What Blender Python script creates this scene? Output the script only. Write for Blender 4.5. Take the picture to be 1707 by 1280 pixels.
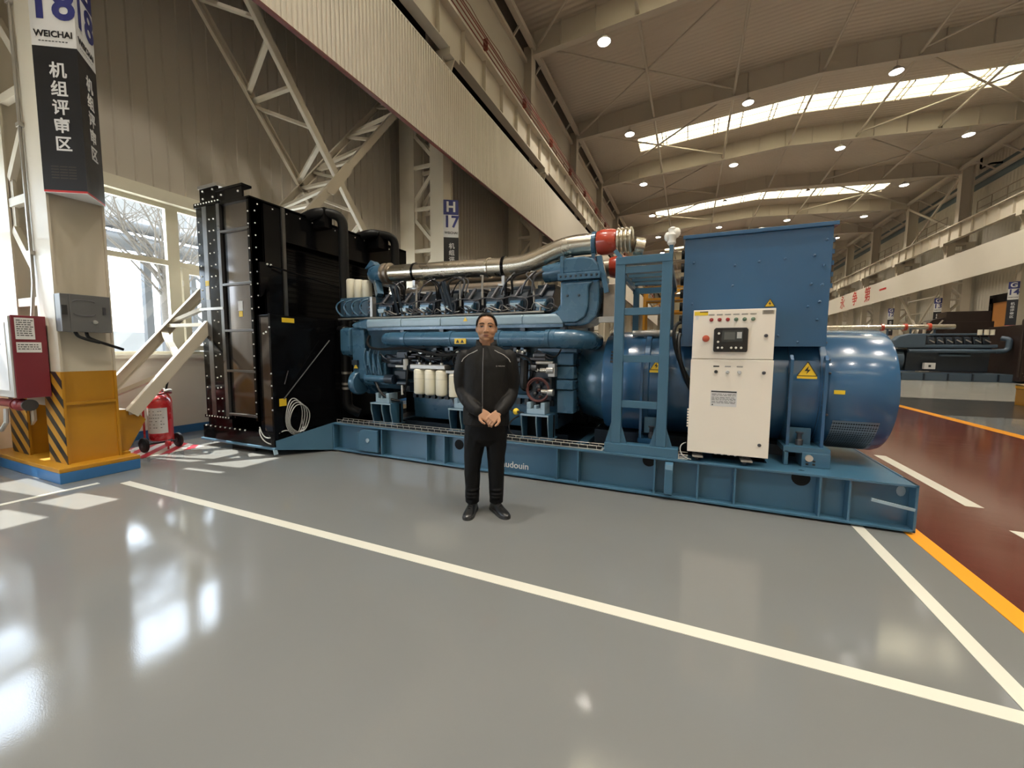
import bpy, bmesh, math, random
from mathutils import Vector, Matrix

for o in list(bpy.data.objects):
    bpy.data.objects.remove(o, do_unlink=True)
scene = bpy.context.scene
col = scene.collection
random.seed(7)

# ---------------------------------------------------------------- camera
cam_data = bpy.data.cameras.new('camera')
cam_data.sensor_fit = 'HORIZONTAL'
cam_data.sensor_width = 36.0
cam_data.lens = 669.4526 / 1707 * 36.0
cam_data.clip_start = 0.05
cam_data.clip_end = 400
cam = bpy.data.objects.new('camera', cam_data)
col.objects.link(cam)
cam.matrix_world = Matrix(((0.91477, -0.04023, 0.40197, 0.0),
                           (0.40390, 0.07220, -0.91195, 0.0),
                           (0.00767, 0.99658, 0.08229, 1.42),
                           (0, 0, 0, 1)))
scene.camera = cam

# ---------------------------------------------------------------- sky, sun, exposure
world = bpy.data.worlds.new('sky')
scene.world = world
world.use_nodes = True
wn = world.node_tree.nodes
wn['Background'].inputs['Color'].default_value = (0.80, 0.91, 1.0, 1)
wn['Background'].inputs['Strength'].default_value = 12.0

sun_data = bpy.data.lights.new('sun', 'SUN')
sun_data.energy = 18.0
sun_data.color = (1.0, 0.93, 0.78)
sun_data.angle = math.radians(0.5)
sun = bpy.data.objects.new('sun', sun_data)
col.objects.link(sun)
sun.location = (-30, -4, 40)
sun.rotation_euler = Vector((3.06, 0.41, -3.68)).to_track_quat('-Z', 'Y').to_euler()
LAMP_POWER = 225.0
LAMP_COLOR = (1.0, 0.93, 0.83)

vs = scene.view_settings
vs.view_transform = 'Standard'
vs.look = 'None'
vs.exposure = 0.0
vs.gamma = 1.0
vs.use_curve_mapping = False

# ---------------------------------------------------------------- materials
def mat(name, rgb, rough=0.5, metal=0.0, var=0.10, scale=6.0, bump=0.0, bscale=80.0, coat=0.0, rvar=0.08,
        emit=0.0, spec=0.5, dirt=None, stretch=(1, 1, 1)):
    m = bpy.data.materials.new(name)
    m.use_nodes = True
    nt = m.node_tree
    N, L = nt.nodes, nt.links
    b = N['Principled BSDF']
    tc = N.new('ShaderNodeTexCoord')
    mp = N.new('ShaderNodeMapping')
    mp.inputs['Scale'].default_value = stretch
    L.new(tc.outputs['Object'], mp.inputs['Vector'])
    nz = N.new('ShaderNodeTexNoise')
    nz.inputs['Scale'].default_value = scale
    nz.inputs['Detail'].default_value = 5
    L.new(mp.outputs['Vector'], nz.inputs['Vector'])
    mx = N.new('ShaderNodeMix')
    mx.data_type = 'RGBA'
    lo = dirt if dirt else tuple(c * (1 - var) for c in rgb)
    hi = tuple(min(1, c * (1 + var)) for c in rgb)
    mx.inputs[6].default_value = (*lo, 1)
    mx.inputs[7].default_value = (*hi, 1)
    L.new(nz.outputs['Fac'], mx.inputs[0])
    L.new(mx.outputs[2], b.inputs['Base Color'])
    mr = N.new('ShaderNodeMapRange')
    mr.inputs['To Min'].default_value = max(0.02, rough - rvar)
    mr.inputs['To Max'].default_value = min(1, rough + rvar)
    L.new(nz.outputs['Fac'], mr.inputs['Value'])
    L.new(mr.outputs['Result'], b.inputs['Roughness'])
    b.inputs['Metallic'].default_value = metal
    b.inputs['Specular IOR Level'].default_value = spec
    if coat:
        b.inputs['Coat Weight'].default_value = coat
        b.inputs['Coat Roughness'].default_value = 0.12
    if bump:
        n2 = N.new('ShaderNodeTexNoise')
        n2.inputs['Scale'].default_value = bscale
        n2.inputs['Detail'].default_value = 3
        L.new(mp.outputs['Vector'], n2.inputs['Vector'])
        bp = N.new('ShaderNodeBump')
        bp.inputs['Strength'].default_value = bump
        bp.inputs['Distance'].default_value = 0.01
        L.new(n2.outputs['Fac'], bp.inputs['Height'])
        L.new(bp.outputs['Normal'], b.inputs['Normal'])
    if emit:
        b.inputs['Emission Color'].default_value = (*rgb, 1)
        b.inputs['Emission Strength'].default_value = emit
    return m

def stripe_mat(name, c1, c2, vec, period, duty=0.5, rough=0.5):
    """flat painted stripes: value = dot(object position, vec) modulo period"""
    m = mat(name, c1, rough)
    nt = m.node_tree
    N, L = nt.nodes, nt.links
    b = N['Principled BSDF']
    src = b.inputs['Base Color'].links[0].from_socket
    tc = N.new('ShaderNodeTexCoord')
    dp = N.new('ShaderNodeVectorMath'); dp.operation = 'DOT_PRODUCT'
    dp.inputs[1].default_value = vec
    L.new(tc.outputs['Object'], dp.inputs[0])
    ad = N.new('ShaderNodeMath'); ad.operation = 'ADD'; ad.inputs[1].default_value = 100 * period
    L.new(dp.outputs['Value'], ad.inputs[0])
    md = N.new('ShaderNodeMath'); md.operation = 'MODULO'; md.inputs[1].default_value = period
    L.new(ad.outputs[0], md.inputs[0])
    gt = N.new('ShaderNodeMath'); gt.operation = 'GREATER_THAN'; gt.inputs[1].default_value = period * duty
    L.new(md.outputs[0], gt.inputs[0])
    mx = N.new('ShaderNodeMix'); mx.data_type = 'RGBA'
    L.new(gt.outputs[0], mx.inputs[0])
    L.new(src, mx.inputs[6])
    mx.inputs[7].default_value = (*c2, 1)
    L.new(mx.outputs[2], b.inputs['Base Color'])
    return m

def rib_mat(name, rgb, axis, period, strength=0.6, rough=0.5, depth=0.02, duty=0.5):
    """sheet metal whose fine ribs are too far away to pick apart"""
    m = mat(name, rgb, rough, var=0.06, scale=0.5)
    nt = m.node_tree
    N, L = nt.nodes, nt.links
    b = N['Principled BSDF']
    tc = N.new('ShaderNodeTexCoord')
    sp = N.new('ShaderNodeSeparateXYZ')
    L.new(tc.outputs['Object'], sp.inputs[0])
    mu = N.new('ShaderNodeMath'); mu.operation = 'MULTIPLY'; mu.inputs[1].default_value = 2 * math.pi / period
    L.new(sp.outputs['XYZ'.index(axis)], mu.inputs[0])
    si = N.new('ShaderNodeMath'); si.operation = 'SINE'
    L.new(mu.outputs[0], si.inputs[0])
    bp = N.new('ShaderNodeBump'); bp.inputs['Strength'].default_value = strength
    bp.inputs['Distance'].default_value = depth
    L.new(si.outputs[0], bp.inputs['Height'])
    L.new(bp.outputs['Normal'], b.inputs['Normal'])
    return m

def pane_mat(name, tint=(0.95, 0.97, 1.0), gloss=0.03):
    m = bpy.data.materials.new(name)
    m.use_nodes = True
    N, L = m.node_tree.nodes, m.node_tree.links
    N.remove(N['Principled BSDF'])
    out = N['Material Output']
    tr = N.new('ShaderNodeBsdfTransparent'); tr.inputs['Color'].default_value = (*tint, 1)
    gl = N.new('ShaderNodeBsdfGlossy'); gl.inputs['Roughness'].default_value = 0.03
    nz = N.new('ShaderNodeTexNoise'); nz.inputs['Scale'].default_value = 1.5
    mr = N.new('ShaderNodeMapRange'); mr.inputs['To Min'].default_value = gloss * 0.7; mr.inputs['To Max'].default_value = gloss * 1.3
    L.new(nz.outputs['Fac'], mr.inputs['Value'])
    mx = N.new('ShaderNodeMixShader')
    L.new(mr.outputs['Result'], mx.inputs[0])
    L.new(tr.outputs[0], mx.inputs[1]); L.new(gl.outputs[0], mx.inputs[2])
    L.new(mx.outputs[0], out.inputs['Surface'])
    return m

M = {}
M['cream'] = mat('cream_steel_paint', (0.56, 0.50, 0.40), 0.45, var=0.05, scale=3, coat=0.1)
M['cladding'] = mat('beige_cladding', (0.47, 0.425, 0.355), 0.45, var=0.08, scale=1.2)
M['dado'] = mat('pale_dado_plaster', (0.68, 0.64, 0.56), 0.7, var=0.05, scale=2)
M['frame'] = mat('window_frame_cream', (0.62, 0.58, 0.46), 0.4, var=0.04)
M['pane'] = pane_mat('window_glass')
def sheet_mat(name, rgb):
    m = bpy.data.materials.new(name)
    m.use_nodes = True
    N, L = m.node_tree.nodes, m.node_tree.links
    N.remove(N['Principled BSDF'])
    tr = N.new('ShaderNodeBsdfTranslucent')
    nz = N.new('ShaderNodeTexNoise'); nz.inputs['Scale'].default_value = 2.0
    mx = N.new('ShaderNodeMix'); mx.data_type = 'RGBA'
    mx.inputs[6].default_value = (*[c * 0.85 for c in rgb], 1); mx.inputs[7].default_value = (*rgb, 1)
    L.new(nz.outputs['Fac'], mx.inputs[0]); L.new(mx.outputs[2], tr.inputs['Color'])
    L.new(tr.outputs[0], N['Material Output'].inputs['Surface'])
    return m
M['skypane'] = sheet_mat('skylight_sheet', (0.70, 0.645, 0.525))
M['ceiling'] = rib_mat('roof_sheet', (0.52, 0.45, 0.365), 'Y', 0.25, 0.5, 0.55)
M['rafter'] = mat('roof_steel', (0.50, 0.445, 0.365), 0.5, var=0.06, scale=1.0)
M['wallfar'] = rib_mat('far_wall_sheet', (0.50, 0.455, 0.37), 'Y', 0.30, 0.6, 0.5)
M['darkstrip'] = mat('dark_brown_strip', (0.045, 0.035, 0.028), 0.4)
M['bluestrip'] = mat('dull_blue_strip', (0.11, 0.15, 0.17), 0.5)
M['white'] = mat('white_paint', (0.78, 0.75, 0.68), 0.4, var=0.04)
M['board'] = mat('white_corrugated_sheet', (0.70, 0.645, 0.555), 0.42, var=0.05, scale=0.8, coat=0.05)
M['redtrim'] = mat('dark_red_trim', (0.12, 0.02, 0.015), 0.45)
M['railred'] = mat('conductor_red', (0.22, 0.05, 0.03), 0.5)
M['railing'] = mat('railing_brown', (0.22, 0.17, 0.12), 0.55)
M['yellow'] = mat('safety_yellow', (0.44, 0.205, 0.012), 0.35, var=0.12, scale=4, coat=0.2)
M['blueband'] = mat('blue_floor_band', (0.035, 0.15, 0.36), 0.4, var=0.1)
M['black'] = mat('satin_black', (0.005, 0.005, 0.0055), 0.13, var=0.2, spec=0.2, rvar=0.03)
M['blackmatt'] = mat('matt_black', (0.005, 0.005, 0.0055), 0.6, var=0.2, spec=0.2)
M['rubber'] = mat('black_rubber', (0.007, 0.007, 0.0075), 0.42, var=0.2, spec=0.3)
M['steel'] = mat('bright_steel', (0.70, 0.66, 0.58), 0.22, metal=1.0, var=0.1, scale=5)
M['bolt'] = mat('zinc_bolt', (0.75, 0.74, 0.70), 0.30, metal=0.9)
M['lamplens'] = mat('lamp_lens', (1.0, 0.97, 0.90), 0.3, var=0.01, emit=14.0)
M['lampbody'] = mat('lamp_housing', (0.45, 0.42, 0.38), 0.4, metal=0.3)
M['bolt_dark'] = mat('dark_bolt', (0.10, 0.10, 0.11), 0.4, metal=0.6)

def floor_mat(name, rgb, rough=0.07, var=0.08):
    m = mat(name, rgb, rough, var=var, scale=0.8, rvar=0.04)
    nt = m.node_tree
    N, L = nt.nodes, nt.links
    b = N['Principled BSDF']
    tc = N.new('ShaderNodeTexCoord')
    mp = N.new('ShaderNodeMapping'); mp.inputs['Scale'].default_value = (1.0, 1.6, 1.0)
    mp.inputs['Rotation'].default_value = (0, 0, 0.5)
    L.new(tc.outputs['Object'], mp.inputs['Vector'])
    n1 = N.new('ShaderNodeTexNoise'); n1.inputs['Scale'].default_value = 3.5; n1.inputs['Detail'].default_value = 2
    n2 = N.new('ShaderNodeTexNoise'); n2.inputs['Scale'].default_value = 110; n2.inputs['Detail'].default_value = 2
    L.new(mp.outputs['Vector'], n1.inputs['Vector'])
    L.new(mp.outputs['Vector'], n2.inputs['Vector'])
    b1 = N.new('ShaderNodeBump'); b1.inputs['Strength'].default_value = 0.03; b1.inputs['Distance'].default_value = 0.02
    b2 = N.new('ShaderNodeBump'); b2.inputs['Strength'].default_value = 0.07; b2.inputs['Distance'].default_value = 0.002
    L.new(n1.outputs['Fac'], b1.inputs['Height'])
    L.new(n2.outputs['Fac'], b2.inputs['Height'])
    L.new(b1.outputs['Normal'], b2.inputs['Normal'])
    L.new(b2.outputs['Normal'], b.inputs['Normal'])
    return m
M['floor'] = floor_mat('grey_epoxy_floor', (0.168, 0.170, 0.165))
M['walk'] = floor_mat('oxide_red_walkway', (0.105, 0.030, 0.022))
M['floor_dark'] = floor_mat('dark_grey_epoxy', (0.02, 0.02, 0.02), 0.22)
M['floor_pale'] = floor_mat('pale_grey_epoxy', (0.23, 0.22, 0.19), 0.2)
M['line_white'] = floor_mat('white_floor_paint', (0.62, 0.60, 0.52), 0.2)
M['line_orange'] = floor_mat('orange_floor_paint', (0.80, 0.32, 0.02), 0.2)

# ---------------------------------------------------------------- mesh builder
def frame_for(d):
    d = Vector(d).normalized()
    up = Vector((0, 0, 1)) if abs(d.z) < 0.95 else Vector((1, 0, 0))
    a = d.cross(up).normalized()
    return a, a.cross(d).normalized(), d

class MB:
    def __init__(self):
        self.v, self.f = [], []
    def add(self, vs, fs):
        o = len(self.v)
        self.v += [tuple(p) for p in vs]
        self.f += [tuple(i + o for i in q) for q in fs]
        return self
    def box(self, x0, x1, y0, y1, z0, z1):
        return self.add([(x0, y0, z0), (x1, y0, z0), (x1, y1, z0), (x0, y1, z0), (x0, y0, z1), (x1, y0, z1), (x1, y1, z1), (x0, y1, z1)],
                        [(0, 3, 2, 1), (4, 5, 6, 7), (0, 1, 5, 4), (1, 2, 6, 5), (2, 3, 7, 6), (3, 0, 4, 7)])
    def beam(self, p, q, w, h, up=None):
        p, q = Vector(p), Vector(q)
        if up is None:
            a, b, d = frame_for(q - p)
        else:
            d = (q - p).normalized(); a = d.cross(Vector(up)).normalized(); b = a.cross(d)
        vs = []
        for c in (p, q):
            for s, t in ((-1, -1), (1, -1), (1, 1), (-1, 1)):
                vs.append(c + a * (s * w / 2) + b * (t * h / 2))
        return self.add(vs, [(0, 1, 2, 3), (7, 6, 5, 4), (0, 4, 5, 1), (1, 5, 6, 2), (2, 6, 7, 3), (3, 7, 4, 0)])
    def lathe(self, prof, p, d, n=20, cap=True):
        """prof: list of (distance along d, radius)"""
        p = Vector(p); a, b, d = frame_for(d)
        vs, fs = [], []
        for t, r in prof:
            for i in range(n):
                an = 2 * math.pi * i / n
                vs.append(p + d * t + (a * math.cos(an) + b * math.sin(an)) * r)
        for k in range(len(prof) - 1):
            for i in range(n):
                j = (i + 1) % n
                fs.append((k * n + i, k * n + j, (k + 1) * n + j, (k + 1) * n + i))
        if cap:
            fs.append(tuple(range(n - 1, -1, -1)))
            fs.append(tuple((len(prof) - 1) * n + i for i in range(n)))
        return self.add(vs, fs)
    def cyl(self, p, q, r, r2=None, n=16):
        p, q = Vector(p), Vector(q)
        return self.lathe([(0, r), ((q - p).length, r if r2 is None else r2)], p, q - p, n)
    def tube(self, pts, r, n=8, closed=False):
        pts = [Vector(p) for p in pts]
        rs = r if isinstance(r, (list, tuple)) else [r] * len(pts)
        k = len(pts)
        vs, fs = [], []
        a = None
        for i in range(k):
            if closed:
                t = pts[(i + 1) % k] - pts[i - 1]
            else:
                t = pts[min(i + 1, k - 1)] - pts[max(i - 1, 0)]
            t = t.normalized() if t.length > 1e-9 else Vector((0, 0, 1))
            if a is None:
                a = frame_for(t)[0]
            a = (a - t * a.dot(t)).normalized()
            b = t.cross(a)
            for j in range(n):
                an = 2 * math.pi * j / n
                vs.append(pts[i] + (a * math.cos(an) + b * math.sin(an)) * rs[i])
        for i in range(k if closed else k - 1):
            i2 = (i + 1) % k
            for j in range(n):
                j2 = (j + 1) % n
                fs.append((i * n + j, i * n + j2, i2 * n + j2, i2 * n + j))
        if not closed:
            fs.append(tuple(range(n - 1, -1, -1)))
            fs.append(tuple((k - 1) * n + j for j in range(n)))
        return self.add(vs, fs)
    def prism(self, poly, axis, a0, a1):
        def P(u, w, a):
            return {'x': (a, u, w), 'y': (u, a, w), 'z': (u, w, a)}[axis]
        n = len(poly)
        vs = [P(u, w, a0) for u, w in poly] + [P(u, w, a1) for u, w in poly]
        fs = [tuple(range(n)), tuple(range(2 * n - 1, n - 1, -1))]
        fs += [(i, n + i, n + (i + 1) % n, (i + 1) % n) for i in range(n)]
        return self.add(vs, fs)
    def ball(self, c, r, n=12, sc=(1, 1, 1)):
        c = Vector(c); m = n // 2
        vs = [c + Vector((0, 0, r * sc[2]))]
        for i in range(1, m):
            th = math.pi * i / m
            for j in range(n):
                ph = 2 * math.pi * j / n
                vs.append(c + Vector((r * sc[0] * math.sin(th) * math.cos(ph), r * sc[1] * math.sin(th) * math.sin(ph), r * sc[2] * math.cos(th))))
        vs.append(c - Vector((0, 0, r * sc[2])))
        fs = [(0, 1 + j, 1 + (j + 1) % n) for j in range(n)]
        for i in range(m - 2):
            for j in range(n):
                fs.append((1 + i * n + j, 1 + (i + 1) * n + j, 1 + (i + 1) * n + (j + 1) % n, 1 + i * n + (j + 1) % n))
        L = len(vs) - 1
        fs += [(L, 1 + (m - 2) * n + (j + 1) % n, 1 + (m - 2) * n + j) for j in range(n)]
        return self.add(vs, fs)
    def mesh(self, name):
        me = bpy.data.meshes.new(name)
        bm = bmesh.new()
        bv = [bm.verts.new(p) for p in self.v]
        for q in self.f:
            try:
                bm.faces.new([bv[i] for i in q])
            except ValueError:
                pass
        bmesh.ops.recalc_face_normals(bm, faces=bm.faces)
        bm.to_mesh(me); bm.free()
        return me
    def build(self, name, m, parent=None, smooth=False, bevel=0.0):
        me = self.mesh(name)
        return link_mesh(name, me, m, parent, smooth, bevel)

def link_mesh(name, me, m, parent=None, smooth=False, bevel=0.0):
    me.materials.append(M[m] if isinstance(m, str) else m)
    if smooth:
        for p in me.polygons:
            p.use_smooth = True
        me.set_sharp_from_angle(angle=math.radians(40))
    o = bpy.data.objects.new(name, me)
    col.objects.link(o)
    if parent is not None:
        o.parent = parent
        if parent.type == 'EMPTY' and parent.parent is None:
            o.location = -parent.location        # meshes are written in world coordinates
    if bevel:
        md = o.modifiers.new('edge', 'BEVEL'); md.width = bevel; md.segments = 2; md.limit_method = 'ANGLE'
    return o

def tag(o, label, cat=None, group=None, kind=None):
    if label: o['label'] = label
    if cat: o['category'] = cat
    if group: o['group'] = group
    if kind: o['kind'] = kind
    return o

def thing(name, label, cat, loc=(0, 0, 0), group=None, kind=None):
    o = bpy.data.objects.new(name, None)
    o.empty_display_size = 0.1
    col.objects.link(o)
    o.location = loc
    return tag(o, label, cat, group, kind)

def copy_tree(o, parent=None):
    c = o.copy(); col.objects.link(c)
    if parent is not None:
        c.parent = parent
    for ch in o.children:
        copy_tree(ch, c)
    return c

def text(body, size, m, origin, xdir, ydir, name='lettering', parent=None, extrude=0.002, align='CENTER', offset=0.0, sx=1.0):
    cu = bpy.data.curves.new('t', 'FONT')
    cu.body = body; cu.size = size; cu.extrude = extrude; cu.align_x = align; cu.align_y = 'CENTER'; cu.offset = offset
    cu.resolution_u = 4
    to = bpy.data.objects.new('t', cu); col.objects.link(to)
    dg = bpy.context.evaluated_depsgraph_get()
    me = bpy.data.meshes.new_from_object(to.evaluated_get(dg))
    bpy.data.objects.remove(to); bpy.data.curves.remove(cu)
    me.name = name
    X_, Y_ = Vector(xdir).normalized(), Vector(ydir).normalized()
    Z_ = X_.cross(Y_)
    mm = Matrix.Translation(Vector(origin)) @ Matrix((X_, Y_, Z_)).transposed().to_4x4() @ Matrix.Diagonal((sx, 1, 1, 1))
    me.transform(mm)
    me.materials.clear()
    return link_mesh(name, me, m, parent)

def bezier(p0, p1, p2, p3, n=12):
    p0, p1, p2, p3 = map(Vector, (p0, p1, p2, p3))
    return [p0 * (1 - t) ** 3 + p1 * 3 * t * (1 - t) ** 2 + p2 * 3 * t * t * (1 - t) + p3 * t ** 3 for t in [i / n for i in range(n + 1)]]

def rounded(pts, rad, n=6):
    """polyline with rounded corners"""
    pts = [Vector(p) for p in pts]
    out = [pts[0]]
    for i in range(1, len(pts) - 1):
        a, b, c = pts[i - 1], pts[i], pts[i + 1]
        r = min(rad, (a - b).length * 0.49, (c - b).length * 0.49)
        s = b + (a - b).normalized() * r; e = b + (c - b).normalized() * r
        for k in range(n + 1):
            t = k / n
            out.append(s * (1 - t) ** 2 + b * 2 * t * (1 - t) + e * t * t)
    out.append(pts[-1])
    return out

ORD = ['nearest', 'second', 'third', 'fourth', 'fifth', 'sixth', 'seventh', 'eighth', 'ninth', 'tenth', 'eleventh', 'twelfth', 'thirteenth', 'fourteenth']
BAY = 7.28
Y0 = 2.18
# ================================================================ THE SETTING
XW, XR = -7.77, 17.77           # inner faces of the long walls
YA, YB = -22.0, 104.0

def struct(name, mb, m, parent=None, smooth=False):
    o = mb.build(name, m, parent, smooth)
    if parent is None: o['kind'] = 'structure'
    return o

floor = struct('floor', MB().box(XW - 0.2, XR + 0.2, YA, YB, -0.12, 0.0), 'floor')
struct('floor_walkway', MB().box(1.74, 5.2, YA, 90, 0.0, 0.0015), 'walk')
struct('floor_dark_zone', MB().box(5.42, 15, 12.6, 17.2, 0.0, 0.0015), 'floor_dark')
struct('floor_pale_zone', MB().box(5.42, 16, 17.2, 40, 0.0, 0.0015), 'floor_pale')
nt_ = 0
def line(x0, x1, y0, y1, m, z=0.003):
    global nt_
    nt_ += 1
    struct('trim_%d' % nt_, MB().box(x0, x1, y0, y1, 0.0, z), m)
line(-5.42, 1.28, 2.11, 2.19, 'line_white')
line(1.28, 1.36, 2.06, 9.3, 'line_white')
line(-5.66, -5.60, -8, 2.02, 'line_white')
line(1.62, 1.74, -10, 70, 'line_orange', 0.004)
line(5.2, 5.42, -10, 70, 'line_orange', 0.004)
for k in range(-3, 12):
    y = 5.07 + k * 2.62
    line(2.42, 2.55, y, y + 2.05, 'line_white', 0.004)
# hatched extinguisher bay on the floor
hb = MB().box(-7.2, -6.42, 2.66, 3.46, 0.0, 0.003)
struct('floor_hatched_bay', hb, stripe_mat('red_white_hatch', (0.62, 0.58, 0.52), (0.50, 0.03, 0.05), (1, 1, 0), 0.28, 0.5, 0.3))

# ---- long wall with the ribbon windows
WIN0, WIN1, SILL, HEAD = -20.0, 9.3, 1.30, 3.72
w = MB()
w.box(XW - 0.20, XW, YA, YB, 0, SILL)
w.box(XW - 0.20, XW - 0.03, YA, YB, HEAD + 0.02, 15.2)
w.box(XW - 0.20, XW, WIN1, YB, SILL, HEAD + 0.02)
w.box(XW - 0.20, XW, YA, WIN0, SILL, HEAD + 0.02)
wall_left = struct('wall_left', w, 'dado')
struct('baseboard_left', MB().box(XW, XW + 0.015, YA, YB, 0, 0.13), 'blueband')
# cladding sheets above the windows: each sheet with a standing rib
PW = 0.22
prof = [(0, 0), (PW, 0), (PW, 0.012), (PW - 0.028, 0.012), (0.036, 0.012), (0.024, 0.034), (0.012, 0.034), (0, 0.012)]
pm = MB()
poly = [(y, x) for y, x in prof]
vs_, n_ = [], len(prof)
pm.add([(XW - 0.03 + x, y, z) for z in (3.90, 14.6) for y, x in prof],
       [tuple(range(n_)), tuple(range(2 * n_ - 1, n_ - 1, -1))] + [(i, (i + 1) % n_, n_ + (i + 1) % n_, n_ + i) for i in range(n_)])
pmesh = pm.mesh('cladding_panel'); pmesh.materials.append(M['cladding'])
for i in range(130):
    o = bpy.data.objects.new('cladding_panel', pmesh); col.objects.link(o)
    o.parent = wall_left; o.location = (0, 0.6 + i * PW, 0)
rest = MB()
for i in range(330):
    y = 0.6 + (130 + i) * PW
    rest.add([(XW - 0.03 + x, y + yy, z) for z in (3.90, 14.6) for yy, x in prof],
             [tuple(range(n_)), tuple(range(2 * n_ - 1, n_ - 1, -1))] + [(k, (k + 1) % n_, n_ + (k + 1) % n_, n_ + k) for k in range(n_)])
for i in range(100):
    y = 0.6 - (1 + i) * PW
    rest.add([(XW - 0.03 + x, y + yy, z) for z in (3.90, 14.6) for yy, x in prof],
             [tuple(range(n_)), tuple(range(2 * n_ - 1, n_ - 1, -1))] + [(k, (k + 1) % n_, n_ + (k + 1) % n_, n_ + k) for k in range(n_)])
ro = rest.build('far_cladding', 'cladding', wall_left); ro['kind'] = 'stuff'
struct('trim_window_head', MB().box(XW - 0.03, XW + 0.10, WIN0, WIN1, 3.72, 3.90), 'frame')
struct('trim_window_sill', MB().box(XW - 0.05, XW + 0.08, WIN0, WIN1, 1.26, 1.32), 'dado')

# windows: fixed light over a lower light; alternate units have an opening sash below
nwin = 0
U = 1.40
y = 3.91 - U * 17
while y + U < WIN1 + 0.2:
    nwin += 1
    wt = thing('window_%d' % nwin, None, None, (XW - 0.06, y, SILL), kind='structure')
    a, b = y + 0.0, y + U
    x0, x1 = XW - 0.10, XW - 0.02
    MB().box(x0, x1, a, a + 0.085, SILL, HEAD).build('jamb', 'frame', wt)
    MB().box(x0, x1, b - 0.085, b, SILL, HEAD).build('jamb', 'frame', wt)
    MB().box(x0, x1, a + 0.085, b - 0.085, HEAD - 0.07, HEAD).build('head_rail', 'frame', wt)
    MB().box(x0, x1, a + 0.085, b - 0.085, SILL, SILL + 0.07).build('sill_rail', 'frame', wt)
    MB().box(x0, x1, a + 0.085, b - 0.085, 2.76, 2.84).build('transom', 'frame', wt)
    MB().box(XW - 0.065, XW - 0.058, a + 0.08, b - 0.08, 2.83, HEAD - 0.06).build('pane', 'pane', wt)
    MB().box(XW - 0.065, XW - 0.058, a + 0.08, b - 0.08, SILL + 0.06, 2.77).build('pane', 'pane', wt)
    if nwin % 2 == 0:
        sa = MB()
        sa.box(x0 + 0.02, x1 + 0.03, a + 0.10, a + 0.19, SILL + 0.08, 2.75)
        sa.box(x0 + 0.02, x1 + 0.03, b - 0.19, b - 0.10, SILL + 0.08, 2.75)
        sa.box(x0 + 0.02, x1 + 0.03, a + 0.19, b - 0.19, 2.66, 2.75)
        sa.box(x0 + 0.02, x1 + 0.03, a + 0.19, b - 0.19, SILL + 0.08, SILL + 0.17)
        s = sa.build('sash', 'frame', wt)
        for zz in (1.75, 2.45):
            MB().cyl((x1 + 0.035, a + 0.095, zz), (x1 + 0.035, a + 0.095, zz + 0.09), 0.012, n=8).build('hinge', 'white', s)
    y += U

# ---- the other walls
struct('wall_right', MB().box(XR, XR + 0.2, YA, YB, 0, 15.2), 'wallfar')
struct('trim_blue_strip', MB().box(XR - 0.03, XR, YA, YB, 12.75, 13.75), 'bluestrip')
struct('wall_far', MB().box(XW, XR, YB, YB + 0.2, 0, 16), 'wallfar')
struct('wall_near', MB().box(XW, XR, YA - 0.2, YA, 0, 16), 'wallfar')

# ---- roof with skylight slots
def roofz(x):
    return 15.45 - 0.75 * abs(x - 5.0) / 11.5
SKX0, SKX1, SKW = -3.6, 14.0, 1.75
skies = [28.55 + 14.56 * k for k in range(-3, 6)]
roof = MB()
def roof_piece(x0, x1, ya, yb):
    cuts = [x0] + ([5.0] if x0 < 5 < x1 else []) + [x1]
    for p, q in zip(cuts[:-1], cuts[1:]):
        roof.prism([(p, roofz(p)), (q, roofz(q)), (q, roofz(q) + 0.12), (p, roofz(p) + 0.12)], 'y', ya, yb)
edges = [YA] + [e for s in skies for e in (s - SKW / 2, s + SKW / 2) if YA < e < YB] + [YB]
for i in range(0, len(edges) - 1):
    ya, yb = edges[i], edges[i + 1]
    mid = (ya + yb) / 2
    if any(abs(mid - s) < SKW / 2 for s in skies):
        roof_piece(XW - 0.2, SKX0, ya, yb); roof_piece(SKX1, XR + 0.2, ya, yb)
    else:
        roof_piece(XW - 0.2, XR + 0.2, ya, yb)
struct('ceiling', roof, 'ceiling')
for s in skies:
    nwin += 1
    sk = thing('window_%d' % nwin, None, None, (5, s, 15), kind='structure')
    npan = 12
    dx = (SKX1 - SKX0) / npan
    for i in range(npan):
        p, q = SKX0 + i * dx, SKX0 + (i + 1) * dx
        if p < 5 < q:
            c = [(p, 5.0), (5.0, q)]
        else:
            c = [(p, q)]
        for (u, v) in c:
            MB().prism([(u, roofz(u) + 0.04), (v, roofz(v) + 0.04), (v, roofz(v) + 0.05), (u, roofz(u) + 0.05)], 'y', s - SKW / 2, s + SKW / 2).build('pane', 'skypane', sk)
        MB().beam((p, s - SKW / 2, roofz(p) + 0.0), (p, s + SKW / 2, roofz(p) + 0.0), 0.05, 0.12).build('glazing_bar', 'rafter', sk)
        if i % 2:
            MB().beam((p + 0.22, s - SKW / 2, roofz(p) - 0.04), (p + 0.22, s + SKW / 2, roofz(p) - 0.04), 0.05, 0.08).build('glazing_bar', 'rafter', sk)
    for yy in (s - 0.3, s + 0.45):
        MB().beam((SKX0, yy, roofz(SKX0) - 0.02), (5, yy, roofz(5) - 0.02), 0.03, 0.05).add([], []).beam((5, yy, roofz(5) - 0.02), (SKX1, yy, roofz(SKX1) - 0.02), 0.03, 0.05).build('purlin', 'rafter', sk)

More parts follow.
